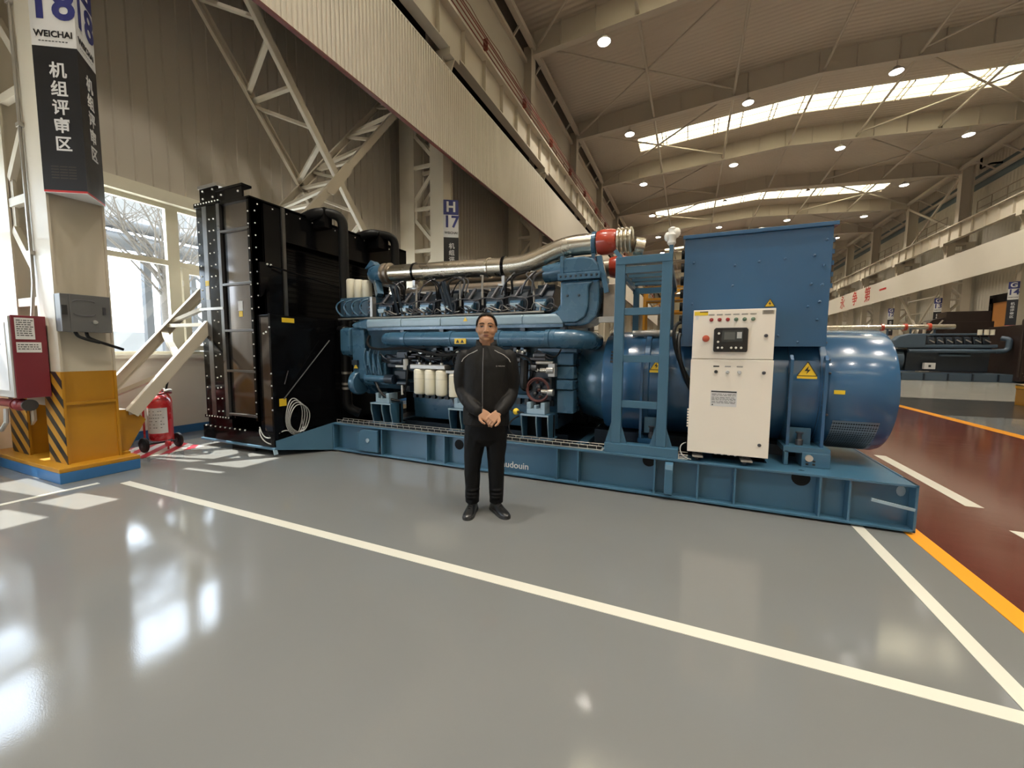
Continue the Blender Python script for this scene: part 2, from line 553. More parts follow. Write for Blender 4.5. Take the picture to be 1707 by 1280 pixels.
# ---- roof rafters (tapered plate girders), struts and wind bracing
def rz(x):                                    # underside of the rafter
    return 14.45 - 0.72 * abs(x - 5.0) / 11.5
def make_rafter():
    t = thing('roof_rafter', 'x', 'rafter', (5, 0, 13.7))
    wb = MB()
    for p, q in ((-6.5, 5.0), (5.0, 16.5)):
        wb.prism([(p, rz(p)), (q, rz(q)), (q, roofz(q)), (p, roofz(p))], 'y', -0.012, 0.012)
    wb.build('web', 'rafter', t)
    fb = MB()
    for p, q in ((-6.5, 5.0), (5.0, 16.5)):
        fb.prism([(p, rz(p) - 0.03), (q, rz(q) - 0.03), (q, rz(q)), (p, rz(p))], 'y', -0.14, 0.14)
    fb.build('bottom_flange', 'rafter', t)
    for x in [-5.3, -3.9, -2.4, -0.9, 0.6, 2.1, 3.6, 5.0, 6.4, 7.9, 9.4, 10.9, 12.4, 13.9, 15.3]:
        MB().box(x - 0.008, x + 0.008, -0.13, 0.13, rz(x), roofz(x)).build('stiffener', 'rafter', t)
    return t
raf = make_rafter()
RY = [Y0 + BAY * k for k in range(1, 13)]
for i, yy in enumerate(RY):
    r = raf if i == 0 else copy_tree(raf)
    r.location.y = yy
    r['label'] = ('cream steel roof rafter overhead, %s from the camera' % ORD[i])
    r['group'] = 'roof rafters'
def make_bracing():
    t = thing('roof_bracing', 'x', 'bracing', (5, 0, 14))
    for x in (-0.7 - 1.6, 1.5, 5.2, 8.6, 12.3):
        MB().cyl((x, 0, rz(x) + 0.15), (x, BAY, rz(x) + 0.15), 0.06, n=8).build('strut', 'rafter', t, True)
    for a, b in ((-6.3, 1.5), (8.6, 16.3)):
        MB().cyl((a, 0.1, rz(a) + 0.35), (b, BAY - 0.1, rz(b) + 0.35), 0.05, n=8).build('brace_rod', 'rafter', t, True)
        MB().cyl((b, 0.1, rz(b) + 0.28), (a, BAY - 0.1, rz(a) + 0.28), 0.05, n=8).build('brace_rod', 'rafter', t, True)
    return t
brc = make_bracing()
for i in range(11):
    b = brc if i == 0 else copy_tree(brc)
    b.location.y = RY[i]
    b['label'] = 'crossed roof bracing tubes in the %s roof bay from the camera' % ORD[i]
    b['group'] = 'roof bracing bays'

# ---- high bay lamps at every rafter
def make_lamp():
    t = thing('high_bay_lamp', 'x', 'lamp', (0, 0, 0))
    MB().lathe([(0, 0.26), (0.05, 0.26), (0.12, 0.16), (0.20, 0.11), (0.24, 0.05)], (0, 0, 0), (0, 0, 1), 20).build('housing', 'lampbody', t, True)
    MB().lathe([(-0.02, 0.23), (0.0, 0.245)], (0, 0, 0), (0, 0, 1), 20).build('lens', 'lamplens', t, True)
    MB().cyl((0, 0, 0.23), (0, 0, 0.465), 0.012, n=6).build('hanger', 'rafter', t)
    ld = bpy.data.lights.new('lamp_light', 'AREA')
    ld.shape = 'DISK'; ld.size = 0.55; ld.spread = math.radians(105); ld.energy = LAMP_POWER; ld.color = LAMP_COLOR
    lo = bpy.data.objects.new('lamp_light', ld); col.objects.link(lo)
    lo.parent = t; lo.location = (0, 0, -0.035)
    return t
lamp = make_lamp()
LX = [-3.54, 2.15, 7.82, 13.52]
WHERE = ['left', 'centre left', 'centre right', 'right']
first = True
for k in range(-3, 12):
    yy = Y0 + BAY * k
    for i, x in enumerate(LX):
        if (k == 1 and i < 2) or (k == 2 and i == 1):
            continue
        l = lamp if first else copy_tree(lamp)
        first = False
        l.location = (x, yy - 0.08, rz(x) - 0.03 - 0.46)
        if k >= 2:
            l['label'] = 'glowing round ceiling lamp, %s column of lamps, %s row from the camera' % (WHERE[i], ORD[k - 2])
        else:
            l['label'] = 'round ceiling lamp above the camera, %s column, %s row behind the visible ones' % (WHERE[i], ORD[1 - k])
        l['group'] = 'high bay ceiling lamps'

# ---- eaves: dark strip and longitudinal beams
for side, xa, sgn in (('left', XW, 1), ('right', XR, -1)):
    if side == 'left':
        struct('wall_left_upper', MB().box(-7.00, -6.93, YA, YB, 9.0, 13.62), 'cladding')
        struct('trim_eaves_strip', MB().box(-7.00, -6.95, YA, YB, 13.62, 14.62), 'darkstrip')
    et = thing('eaves_beam', 'long eaves beam with short rungs along the %s wall under the roof' % side, 'beam', (xa + sgn * 0.9, 40, 13.6))
    MB().box(min(xa + sgn * 1.18, xa + sgn * 1.38), max(xa + sgn * 1.18, xa + sgn * 1.38), YA, YB, 13.95, 14.15).build('rail', 'rafter', et)
    if side == 'left':
        MB().box(-6.93, -6.78, YA, YB, 13.55, 13.70).build('rail', 'rafter', et)
    else:
        MB().box(xa - 0.30, xa - 0.06, YA, YB, 13.15, 13.35).build('rail', 'rafter', et)
    for k in range(30):
        yy = 8 + k * 2.43
        MB().beam((-6.85 if side == 'left' else xa - 0.2, yy, 13.62 if side == 'left' else 13.3), (xa + sgn * 1.25, yy, 14.0), 0.06, 0.08).build('rung', 'rafter', et)
# ================================================================ COLUMNS, GIRDERS, BOARDS
M['hazard'] = stripe_mat('black_yellow_hazard', (0.46, 0.22, 0.015), (0.012, 0.012, 0.012), (0.75, 0.0, 1.0), 0.205, 0.52, 0.4)
M['signblack'] = mat('sign_black', (0.012, 0.012, 0.014), 0.35, var=0.1)
M['signwhite'] = mat('sign_white', (0.62, 0.61, 0.60), 0.45, var=0.03)
M['signblue'] = mat('sign_blue', (0.025, 0.03, 0.16), 0.4)
M['signred'] = mat('sign_red', (0.45, 0.02, 0.02), 0.4)
M['inkred'] = mat('banner_red', (0.50, 0.03, 0.02), 0.5)
PCH = 1.10
ZB = 0.82
def add_column(label, group, mirror, y0, base=True, upper=True, detail=True):
    """laced crane column: two rolled legs tied by bars, a corbel and a slim upper shaft"""
    def mx(x): return x if not mirror else 10.0 - x
    def bx(x0, x1): return (min(mx(x0), mx(x1)), max(mx(x0), mx(x1)))
    ya, yb = y0 - 0.225, y0 + 0.225
    t = thing('laced_column', label, 'column', (mx(-6.8), y0, 0.0), group)
    zt = 8.90
    z0 = 0.16
    zy = 1.16
    # inner leg: two flanges and a web
    def leg(name, xa, xb, xw, lo, hi, m):
        l = MB()
        a, b = bx(xa, xb); l.box(a, b, ya, ya + 0.02, lo, hi); l.box(a, b, yb - 0.02, yb, lo, hi)
        a, b = bx(xw - 0.01, xw + 0.01); l.box(a, b, ya + 0.02, yb - 0.02, lo, hi)
        return l.build(name, m, t)
    leg('inner_leg', -6.50, -6.08, -6.12, zy, zt, 'cream')
    leg('outer_leg', -7.50, -7.02, -7.06, zy, zt, 'cream')
    if base:
        for nm, xa, xb, xw in (('inner_leg_foot', -6.50, -6.08, -6.12), ('outer_leg_foot', -7.50, -7.02, -7.06)):
            f = leg(nm, xa, xb, xw, z0, zy, 'yellow')
            a, b = bx(xa, xb)
            MB().box(a - 0.002, b + 0.002, ya - 0.004, ya, z0, zy).build('hazard_stripes', 'hazard', f)
            a, b = bx(xw + 0.01, xb - 0.005)
            MB().box(a, b, ya + 0.02, yb - 0.02, 0.80, 0.83).build('stiffener', 'yellow', f)
    k = 0
    z = ZB
    while z < zt - 0.2:
        for yy in ((ya + 0.04, yb - 0.04) if detail else (ya + 0.04,)):
            MB().beam((mx(-7.02), yy, z), (mx(-6.5), yy, z), 0.06, 0.09).build('tie_bar', 'cream', t)
            if k % 2 == 0:
                MB().prism([(mx(-7.06), z - 0.32), (mx(-6.94), z - 0.25), (mx(-6.94), z + 0.25), (mx(-7.06), z + 0.32)], 'y', yy - 0.012, yy + 0.012).build('gusset', 'cream', t)
                if z - 0.8 > 0.9:
                    MB().beam((mx(-7.0), yy, z - 0.28), (mx(-6.48), yy, z - 0.86), 0.05, 0.09).build('lacing_bar', 'cream', t)
                MB().beam((mx(-7.0), yy, z + 0.26), (mx(-6.48), yy, z + 0.84), 0.05, 0.09).build('lacing_bar', 'cream', t)
        z += PCH; k += 1
    a, b = bx(-7.5, -5.85)
    MB().box(a, b, ya, yb, zt, zt + 0.18).build('corbel', 'cream', t)
    MB().prism([(mx(-5.85), zt), (mx(-6.1), zt), (mx(-6.1), zt - 0.6)], 'y', y0 - 0.02, y0 + 0.02).build('corbel_rib', 'cream', t)
    if upper:
        u = MB()
        a, b = bx(-7.15, -6.5)
        u.box(a, b, y0 - 0.01, y0 + 0.01, zt + 0.18, 14.2)
        a, b = bx(-6.53, -6.5); u.box(a, b, ya, yb, zt + 0.18, 14.2)
        a, b = bx(-7.15, -7.12); u.box(a, b, ya, yb, zt + 0.18, 14.2)
        u.build('upper_shaft', 'rafter', t)
    return t

def add_plinth(label, mirror, y0):
    def mx(x): return x if not mirror else 10.0 - x
    t = thing('column_plinth', label, 'plinth', (mx(-6.8), y0, 0), 'column plinths')
    a, b = sorted((mx(-7.755), mx(-5.91)))
    MB().box(a, b, y0 - 0.35, y0 + 0.32, 0, 0.115).build('block', 'blueband', t, bevel=0.006)
    MB().box(a, b, y0 - 0.352, y0 + 0.322, 0.115, 0.16).build('painted_top', 'yellow', t, bevel=0.006)
    return t

NC = 12
for k in range(-2, NC):
    y0 = Y0 + BAY * k
    if k < 0:
        lab = 'cream laced column on the window side behind the camera, %s of those' % ORD[-k - 1]
    elif k == 0:
        lab = 'near cream laced column with yellow foot and hazard stripes, carrying the number 18 sign'
    elif k == 1:
        lab = 'cream laced column behind the exhaust pipe carrying the number 17 sign'
    else:
        lab = 'cream laced column on the window side, %s from the camera' % ORD[k]
    add_column(lab, 'laced columns on the window side', False, y0, base=True, detail=(k < 3))
    if k >= 0:
        add_plinth('blue and yellow plinth under the %s window side column' % ORD[k], False, y0)
for k in range(0, NC):
    y0 = Y0 + BAY * k
    add_column('cream laced column on the far right side, %s from the camera' % ORD[k], 'laced columns on the right side', True, y0, base=True, detail=(k < 8))
    if k >= 3:
        add_plinth('blue and yellow plinth under the %s right side column' % ORD[k], True, y0)

# ---- triangular bay signs on the columns
def add_sign(label, mirror, y0, letter, num, full=True, group='triangular bay signs'):
    def mx(x): return x if not mirror else 10.0 - x
    s = -1 if mirror else 1
    t = thing('bay_sign', label, 'sign', (mx(-6.08), y0, 3.0), group)
    P = [Vector((mx(-6.075), y0 - 0.235)), Vector((mx(-5.74), y0 - 0.03)), Vector((mx(-6.075), y0 + 0.235))]
    def slab(z0, z1, m, name):
        MB().prism([(p.x, p.y) for p in P], 'z', z0, z1).build(name, m, t)
    slab(3.02, 4.40, 'signblack', 'black_panel')
    slab(4.40, 4.60, 'signwhite', 'white_band')
    slab(4.60, 4.98, 'signwhite', 'number_panel')
    slab(4.98, 5.36, 'signblue', 'letter_panel')
    slab(3.0, 3.02, 'signred', 'red_edge')
    slab(2.995, 3.0, 'signwhite', 'underside')
    for side in (0, 1):
        if side == 0: a, b = (P[0], P[1]) if not mirror else (P[1], P[0])
        else: a, b = (P[1], P[2]) if not mirror else (P[2], P[1])
        if mirror and side == 1: continue
        d = (b - a); d3 = Vector((d.x, d.y, 0)); up = Vector((0, 0, 1))
        nrm = d3.normalized().cross(up)
        c = (a + b) / 2
        def at(z, off=0.0): return Vector((c.x, c.y, z)) + nrm * 0.003 + d3 * off
        for i, ch in enumerate('机组评审区'):
            text(ch, 0.155, 'signwhite', at(4.17 - i * 0.176, 0.04), d3, up, parent=t, extrude=0.001, offset=0.003)
        text(num, 0.42, 'signblue', at(4.79), d3, up, parent=t, extrude=0.001, offset=0.01)
        text(letter, 0.36, 'signwhite', at(5.17), d3, up, parent=t, extrude=0.001, offset=0.01)
        text('WEICHAI', 0.082, 'signblack', at(4.515), d3, up, parent=t, extrude=0.001, offset=0.002)
        if full:
            bl = MB()
            ax, az = d3.normalized(), up
            for q in range(9):
                o_ = at(4.445, -0.34 + q * 0.075)
                bl.add([o_, o_ + ax * 0.02, o_ + ax * 0.02 + az * 0.008, o_ + az * 0.008], [(0, 1, 2, 3)])
            bl.build('small_print', 'signblack', t)
            bl = MB()
            for r_ in range(5):
                for q in range(3):
                    o_ = at(3.14 + r_ * 0.028, -0.30 + q * 0.2)
                    bl.add([o_ - az * 0.006, o_ + ax * 0.07 - az * 0.006, o_ + ax * 0.075 + az * 0.006, o_ + ax * 0.005 + az * 0.006], [(0, 1, 2, 3)])
            bl.build('faint_stripes', M['darkstrip'], t)
    return t
add_sign('near black and white triangular bay sign numbered 18 on the yellow footed column', False, Y0, 'H', '18')
add_sign('triangular bay sign numbered 17 on the column behind the exhaust pipe', False, Y0 + BAY, 'H', '17', False)
add_sign('triangular bay sign numbered 14 above the far black radiators', True, Y0 + 4 * BAY, 'G', '14', False)
add_sign('triangular bay sign numbered 13 on a far right column', True, Y0 + 5 * BAY, 'G', '13', False)
add_sign('triangular bay sign numbered 12 on a far right column beside the blue drum', True, Y0 + 6 * BAY, 'G', '12', False)

# ---- laced cross braces between the window side columns
def add_brace(label, A, B, group):
    """A, B: (y, z) ends; two channel chords tied by lacing"""
    t = thing('cross_brace', label, 'brace', (-6.8, A[0], A[1]), group)
    for nm, x in (('front_chord', -6.25), ('rear_chord', -7.30)):
        c = MB()
        d = Vector((0, B[0] - A[0], B[1] - A[1])).normalized()
        n_ = Vector((0, -d.z, d.y))
        p, q = Vector((x, A[0], A[1])), Vector((x, B[0], B[1]))
        c.beam(p, q, 0.012, 0.125, n_)
        s = -1 if x > -6.8 else 1
        for e in (-0.0625, 0.0625):
            c.beam(p + n_ * e + Vector((s * 0.035, 0, 0)), q + n_ * e + Vector((s * 0.035, 0, 0)), 0.07, 0.010, n_)
        c.build(nm, 'cream', t)
    L = Vector((0, B[0] - A[0], B[1] - A[1])).length
    n = int(L / 0.72)
    a0, b0 = Vector((0, *A)), Vector((0, *B))
    for i in range(n):
        p = a0 + (b0 - a0) * ((i + 0.15) / n); q = a0 + (b0 - a0) * ((i + 0.85) / n)
        xa, xb = (-6.27, -7.28) if i % 2 else (-7.28, -6.27)
        MB().beam((xa, p.y, p.z), (xb, q.y, q.z), 0.075, 0.05).build('lacing_bar', 'cream', t)
        if i % 2 == 0:
            e = a0 + (b0 - a0) * ((i + 0.02) / n)
            MB().beam((-6.27, e.y, e.z), (-7.28, e.y, e.z), 0.075, 0.05).build('tie_bar', 'cream', t)
    return t
for k in (0, 2, 5):
    yb_ = Y0 + BAY * k
    who = {0: 'near bay, by the fire extinguisher', 2: 'third bay, far behind the engine', 5: 'sixth bay, far down the hall'}[k]
    add_brace('cream laced brace rising away from the camera in the %s' % who, (yb_ + 0.42, 0.613), (yb_ + 6.5, 8.0), 'cross braces')
    add_brace('cream laced brace falling away from the camera in the %s' % who, (yb_ + 0.95, 8.12), (yb_ + 7.05, 0.62), 'cross braces')
    gy, gz = yb_ + 3.757, 4.668
    gp = MB().prism([(gy - 0.30, gz - 0.36), (gy - 0.16, gz - 0.36), (gy + 0.30, gz + 0.22), (gy + 0.30, gz + 0.36), (gy + 0.16, gz + 0.36), (gy - 0.30, gz - 0.22)], 'x', -6.243, -6.231).build('node_plate', 'cream', None)
    tag(gp, 'cream gusset plate where the laced braces cross in the %s' % who, 'gusset', 'brace node plates')
# yellow gusset at the foot of the near brace
g = thing('brace_shoe', 'yellow steel gusset at the foot of the near brace', 'gusset', (-6.25, 2.5, 0.16))
MB().prism([(2.40, 0.16), (2.55, 0.16), (2.74, 0.52), (2.62, 0.66), (2.40, 0.68)], 'x', -6.30, -6.285).build('plate', 'yellow', g)
MB().prism([(2.40, 0.16), (2.50, 0.16), (2.56, 0.4), (2.40, 0.5)], 'x', -6.20, -6.185).build('plate', 'yellow', g)
MB().box(-6.36, -6.12, 2.40, 2.50, 0.16, 0.18).build('foot', 'yellow', g)
MB().box(-7.30, -6.30, 2.60, 2.70, 0.60, 0.62).build('tie_plate', 'yellow', g)

# ---- right side X bracing (angles) between far columns
for k in (5,):
    yb_ = Y0 + BAY * k
    t = thing('cross_brace', 'thin cream crossed bracing between far right columns under the banner', 'brace', (16.2, yb_, 0), 'cross braces')
    MB().beam((16.25, yb_ + 0.2, 0.6), (16.25, yb_ + BAY - 0.2, 6.6), 0.1, 0.14).build('angle', 'cream', t)
    MB().beam((16.35, yb_ + 0.2, 6.6), (16.35, yb_ + BAY - 0.2, 0.6), 0.1, 0.14).build('angle', 'cream', t)
    for zz in (1.4, 2.5, 3.6, 4.7, 5.8):
        MB().beam((16.9, yb_ + 0.3, zz), (16.9, yb_ + BAY - 0.3, zz), 0.08, 0.10).build('rail', 'cream', t)
    t2 = thing('cross_brace', 'thin crossed bracing above the right girder under the roof', 'brace', (16.5, yb_, 10), 'cross braces')
    MB().beam((16.5, yb_ + 0.2, 10.1), (16.5, yb_ + BAY - 0.2, 13.6), 0.1, 0.14).build('angle', 'rafter', t2)
    MB().beam((16.6, yb_ + 0.2, 13.6), (16.6, yb_ + BAY - 0.2, 10.1), 0.1, 0.14).build('angle', 'rafter', t2)

# ---- crane runway girders
def add_girder(label, mirror):
    def mx(x): return x if not mirror else 10.0 - x
    def bx(x0, x1): return (min(mx(x0), mx(x1)), max(mx(x0), mx(x1)))
    t = thing('crane_girder', label, 'girder', (mx(-6.05), 40, 8.95), 'crane runway girders')
    a, b = bx(-6.04, -6.01); MB().box(a, b, YA + 1, YB - 1, 9.12, 10.02).build('web', 'cream', t)
    a, b = bx(-6.16, -5.88); MB().box(a, b, YA + 1, YB - 1, 9.08, 9.12).build('bottom_flange', 'cream', t)
    a, b = bx(-6.30, -5.80); MB().box(a, b, YA + 1, YB - 1, 10.02, 10.07).build('top_flange', 'cream', t)
    a, b = bx(-6.08, -6.01); MB().box(a, b, YA + 1, YB - 1, 10.07, 10.20).build('crane_rail', 'railing', t)
    st = MB(); a, b = bx(-6.01, -5.90); st.box(a, b, -0.01, 0.01, 9.12, 10.02)
    o0 = st.build('stiffener', 'cream', t)
    o0.location.y += 4.0
    for i in range(1, 75):
        o = o0.copy(); col.objects.link(o); o.location.y = o0.location.y + i * BAY / 6
    return t
add_girder('cream crane runway girder above the corrugated board on the window side', False)
add_girder('cream crane runway girder above the banner on the far right side', True)
# black panels added as the shade behind the board, under the girder
dt = thing('gap_shade_panels', 'black panels added as shade in the gap between corrugated board and girder', 'shade panel', (-6.45, 40, 8.2))
for k in range(0, 12):
    MB().box(-6.62, -6.54, Y0 + BAY * k + 0.30, Y0 + BAY * (k + 1) - 0.30, 7.4, 9.9).build('gap_shade_length', 'blackmatt', dt)
# red conductor bars over the left girder
t = thing('conductor_rails', 'dark red conductor rails running above the left crane girder', 'rails', (-5.8, 40, 10.1))
for i, (x, z) in enumerate(((-5.80, 10.14), (-5.74, 10.22), (-5.70, 10.30), (-5.70, 10.38))):
    MB().box(x - 0.010, x + 0.010, 3, YB - 4, z - 0.015, z + 0.015).build('rail', 'railred', t)
tops = MB()
for i in range(30):
    yy = 5 + i * 3.0
    MB().box(-5.84, -5.69, yy - 0.008, yy + 0.008, 10.07, 10.41).build('bracket', 'railred', t)
pts = []
for i in range(160):
    pts.append((-5.72, 4 + i * 0.6, 10.52 + 0.05 * math.sin(i * 2.6)))
MB().tube(pts, 0.009, 5).build('slack_cable', 'railred', t, True)
# railings along both girders
def add_railing(label, x, y0, y1, z):
    t = thing('handrail', label, 'railing', (x, y0, z), 'walkway handrails')
    for dz in (0.5, 0.98):
        MB().cyl((x, y0, z + dz), (x, y1, z + dz), 0.022, n=6).build('rail', 'railing', t)
    n = max(2, int((y1 - y0) / 1.1))
    for i in range(n + 1):
        yy = y0 + (y1 - y0) * i / n
        MB().cyl((x, yy, z), (x, yy, z + 0.98), 0.02, n=6).build('post', 'railing', t)
for k in range(3, 9):
    ya = Y0 + BAY * k
    add_railing('thin brown handrail on the right girder walkway, %s bay from the camera' % ORD[k], 16.28, ya + 0.6, ya + 4.6, 10.07)
for k in (2, 3, 4, 5):
    ya = Y0 + BAY * k
    add_railing('thin brown handrail on the left girder walkway, %s bay from the camera' % ORD[k], -6.28, ya + 2.6, ya + 6.4, 10.07)

# ---- white corrugated board on the window side
cb = MB()
pit = 0.09
ys, xs = [], []
y = -4.0
while y < 78:
    for dy, dx in ((0.0, 0.0), (0.042, 0.0), (0.052, -0.034), (0.080, -0.034)):
        ys.append(y + dy); xs.append(-5.6 + dx)
    y += pit
n = len(ys)
cb.add([(xs[i], ys[i], 6.19) for i in range(n)] + [(xs[i], ys[i], 8.19) for i in range(n)], [(i, i + 1, n + i + 1, n + i) for i in range(n - 1)])
cb.add([(xs[i] - 0.012, ys[i], 6.19) for i in range(n)] + [(xs[i] - 0.012, ys[i], 8.19) for i in range(n)], [(i, i + 1, n + i + 1, n + i) for i in range(n - 1)])
bt = thing('corrugated_board', 'long white corrugated board hung along the window side columns', 'board', (-5.6, 40, 6.2))
cb.build('corrugated_sheet', 'board', bt)
MB().box(-5.67, -5.59, -4, 78, 6.165, 6.188).build('red_lower_edge', 'redtrim', bt)
MB().box(-5.66, -5.60, -4, 78, 8.19, 8.21).build('top_edge', 'white', bt)
for k in range(0, 11):
    yy = Y0 + BAY * k
    MB().box(-6.1, -5.64, yy - 0.03, yy + 0.03, 6.5, 6.56).build('bracket', 'cream', bt)
    MB().box(-6.1, -5.64, yy - 0.03, yy + 0.03, 7.8, 7.86).build('bracket', 'cream', bt)
# ---- flat banner on the right side
bn = thing('slogan_banner', 'long white banner board with red Chinese characters on the far right side', 'banner', (15.6, 50, 6.2))
MB().box(15.60, 15.66, 10, 78, 6.15, 7.92).build('board', 'board', bn)
for ch, yy in zip('永争第一', (57.3, 53.6, 50.3, 46.9)):
    text(ch, 1.5, 'inkred', (15.595, yy, 7.05), (0, -1, 0), (0, 0, 1), parent=bn, extrude=0.002, offset=0.02)
for k in range(1, 11):
    yy = Y0 + BAY * k
    MB().box(15.66, 15.92, yy - 0.03, yy + 0.03, 6.5, 6.56).build('bracket', 'cream', bn)
    MB().box(15.66, 15.92, yy - 0.03, yy + 0.03, 7.5, 7.56).build('bracket', 'cream', bn)
# black drain pipes under the right eaves
for i, k in enumerate((4, 5)):
    yy = Y0 + BAY * k
    o = MB().tube(rounded([(17.2, yy - 0.6, 14.55), (17.2, yy - 0.6, 13.70), (17.2, yy - 1.6, 13.66), (17.74, yy - 1.6, 13.64)], 0.15), 0.06, 8).build('drain_pipe', 'black', None, True)
    tag(o, 'black bent drain pipe under the right eaves, %s' % ('nearer one' if i == 0 else 'farther one'), 'pipe', 'eaves drain pipes')
# doorway with dark frame in the far right wall
t = thing('loading_door', 'dark framed doorway with orange curtain in the far right wall', 'door', (17.7, 34.5, 0))
MB().box(17.66, 17.76, 32.4, 32.7, 0, 5.0).box(17.66, 17.76, 36.4, 36.7, 0, 5.0).box(17.66, 17.76, 32.4, 36.7, 4.7, 5.2).build('frame', 'black', t)
MB().box(17.72, 17.76, 32.7, 36.4, 0, 4.7).build('curtain', mat('orange_curtain', (0.42, 0.17, 0.04), 0.5), t)
# ================================================================ THE GENERATOR SET
M['eblue'] = mat('engine_blue', (0.043, 0.116, 0.192), 0.28, var=0.10, scale=5, coat=0.35, metal=0.05)
M['skidblue'] = mat('skid_blue', (0.047, 0.128, 0.205), 0.32, var=0.10, scale=4, coat=0.25)
M['altblue'] = mat('alternator_blue', (0.028, 0.098, 0.205), 0.24, var=0.02, scale=1, coat=0.5, rvar=0.005)
M['paleblue'] = mat('pale_blue_duct', (0.26, 0.36, 0.43), 0.30, var=0.12, scale=9, coat=0.3)
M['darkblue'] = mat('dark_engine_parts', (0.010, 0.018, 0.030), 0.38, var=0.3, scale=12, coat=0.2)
M['filter'] = mat('filter_ivory', (0.72, 0.68, 0.55), 0.38, var=0.05, coat=0.2)
M['exhaust'] = mat('brushed_exhaust', (0.62, 0.56, 0.46), 0.27, metal=1.0, var=0.06, scale=3, rvar=0.03)
M['exhaust_old'] = mat('tarnished_exhaust', (0.30, 0.25, 0.20), 0.42, metal=0.9, var=0.3, scale=9)
M['coupling'] = mat('red_silicone', (0.42, 0.045, 0.02), 0.28, var=0.1, coat=0.4)
M['sheet'] = mat('dark_mirror_sheet', (0.16, 0.14, 0.13), 0.12, metal=0.85, var=0.1, scale=2)
M['galv'] = mat('galvanised_strip', (0.42, 0.40, 0.37), 0.32, metal=0.7, var=0.15, scale=8)
M['strip'] = mat('dull_steel_strip', (0.16, 0.155, 0.15), 0.30, metal=0.8, var=0.15, scale=6)
M['wire'] = mat('tray_wire', (0.55, 0.52, 0.46), 0.35, metal=0.7)
M['cabinet'] = mat('cabinet_ivory', (0.80, 0.73, 0.63), 0.38, var=0.02, coat=0.15)
M['copper'] = mat('brown_loom', (0.09, 0.025, 0.02), 0.5, var=0.3)
M['greycable'] = mat('grey_cable', (0.42, 0.42, 0.41), 0.5)
M['yellowtag'] = mat('yellow_sticker', (0.80, 0.55, 0.03), 0.45, var=0.05)
M['warn'] = mat('warning_yellow', (0.78, 0.52, 0.03), 0.45, var=0.05)
M['ink'] = mat('black_ink', (0.02, 0.02, 0.02), 0.5)
M['screen'] = mat('controller_black', (0.015, 0.014, 0.014), 0.35)
M['lcd'] = mat('lcd_grey', (0.05, 0.055, 0.055), 0.2)
M['redlamp'] = mat('red_pilot', (0.30, 0.02, 0.02), 0.25, coat=0.5)
M['greenlamp'] = mat('green_pilot', (0.10, 0.17, 0.11), 0.25, coat=0.5)
M['estop'] = mat('estop_red', (0.45, 0.08, 0.04), 0.4)
AY, AZ = 5.05, 1.06            # crankshaft axis

# ---------------- base skid
sk = thing('base_skid', 'long blue steel skid frame under the engine and alternator', 'skid', (-1.4, 4.06, 0))
SX0, SX1 = -4.53, 1.672
for nm, yf, s in (('front', 4.06, 1), ('rear', 6.04, -1)):
    yw = yf + s * 0.10
    a, b = sorted((yw, yw + s * 0.014)); MB().box(SX0, SX1, a, b, 0.04, 0.38).build('side_web', 'skidblue', sk)
    a, b = sorted((yf, yf + s * 0.24)); MB().box(SX0, SX1, a, b, 0.38, 0.40).build('top_flange', 'skidblue', sk, bevel=0.003)
    a, b = sorted((yf, yf + s * 0.24)); MB().box(SX0, SX1, a, b, 0.02, 0.04).build('bottom_flange', 'skidblue', sk, bevel=0.003)
for x in (-4.515, -3.66, -2.95, -2.69, -1.26, -1.03, -0.27, 0.115, 0.42, 1.05, 1.25):
    MB().box(x - 0.008, x + 0.008, 4.065, 4.16, 0.04, 0.38).build('stiffener', 'skidblue', sk)
for x in (-4.0, -2.6, -1.1, 0.2, 1.2):
    MB().box(x - 0.05, x + 0.05, 4.17, 5.93, 0.05, 0.37).build('cross_member', 'skidblue', sk)
for (x, z, r) in ((-2.53, 0.275, 0.062), (-0.33, 0.34, 0.062), (0.93, 0.335, 0.07)):
    MB().lathe([(0, r), (0.004, r)], (x, 4.154, z), (0, 1, 0), 20).build('lifting_hole_shade', 'blackmatt', sk)  # black discs stand in for the shade inside the holes
lug = MB()
lug.prism([(-4.02, 0.07), (-3.70, 0.07), (-3.70, 0.36), (-3.94, 0.36), (-3.99, 0.34), (-4.02, 0.30)], 'y', 4.03, 4.06)
lug.box(-4.05, -4.02, 4.03, 4.15, 0.07, 0.31)
l1 = lug.build('lifting_lug', 'skidblue', sk, bevel=0.004)
MB().lathe([(0, 0.030), (0.01, 0.030), (0.012, 0.02)], (-3.86, 4.03, 0.22), (0, -1, 0), 14).build('pin', 'paleblue', l1, True)
lg = MB().prism([(4.00, 0.07), (4.15, 0.05), (4.15, 0.37), (4.06, 0.37), (4.02, 0.35), (4.00, 0.31)], 'x', -0.175, -0.10)
lg.build('lifting_lug', 'skidblue', sk, bevel=0.006)
MB().box(1.655, SX1, 4.06, 6.04, 0.02, 0.40).build('end_plate', 'skidblue', sk)
MB().ball((1.60, 4.152, 0.32), 0.03, 12, (1.0, 0.12, 1.5)).build('earth_hole', 'paleblue', sk, True)
MB().beam((1.39, 4.07, 0.245), (1.655, 4.055, 0.205), 0.02, 0.022).build('earth_bar', 'paleblue', sk)
MB().box(0.70, SX1, 4.28, 5.82, 0.37, 0.395).build('deck_plate', 'skidblue', sk)
MB().box(-4.5, 0.65, 4.28, 5.82, 0.30, 0.32).build('drip_tray', 'darkblue', sk)
for x in (-4.3, -2.2, -0.2, 1.2):
    MB().box(x - 0.25, x + 0.25, 4.10, 4.30, 0.0, 0.02).build('rubber_pad', 'rubber', sk)
    MB().box(x - 0.25, x + 0.25, 5.8, 6.0, 0.0, 0.02).build('rubber_pad', 'rubber', sk)
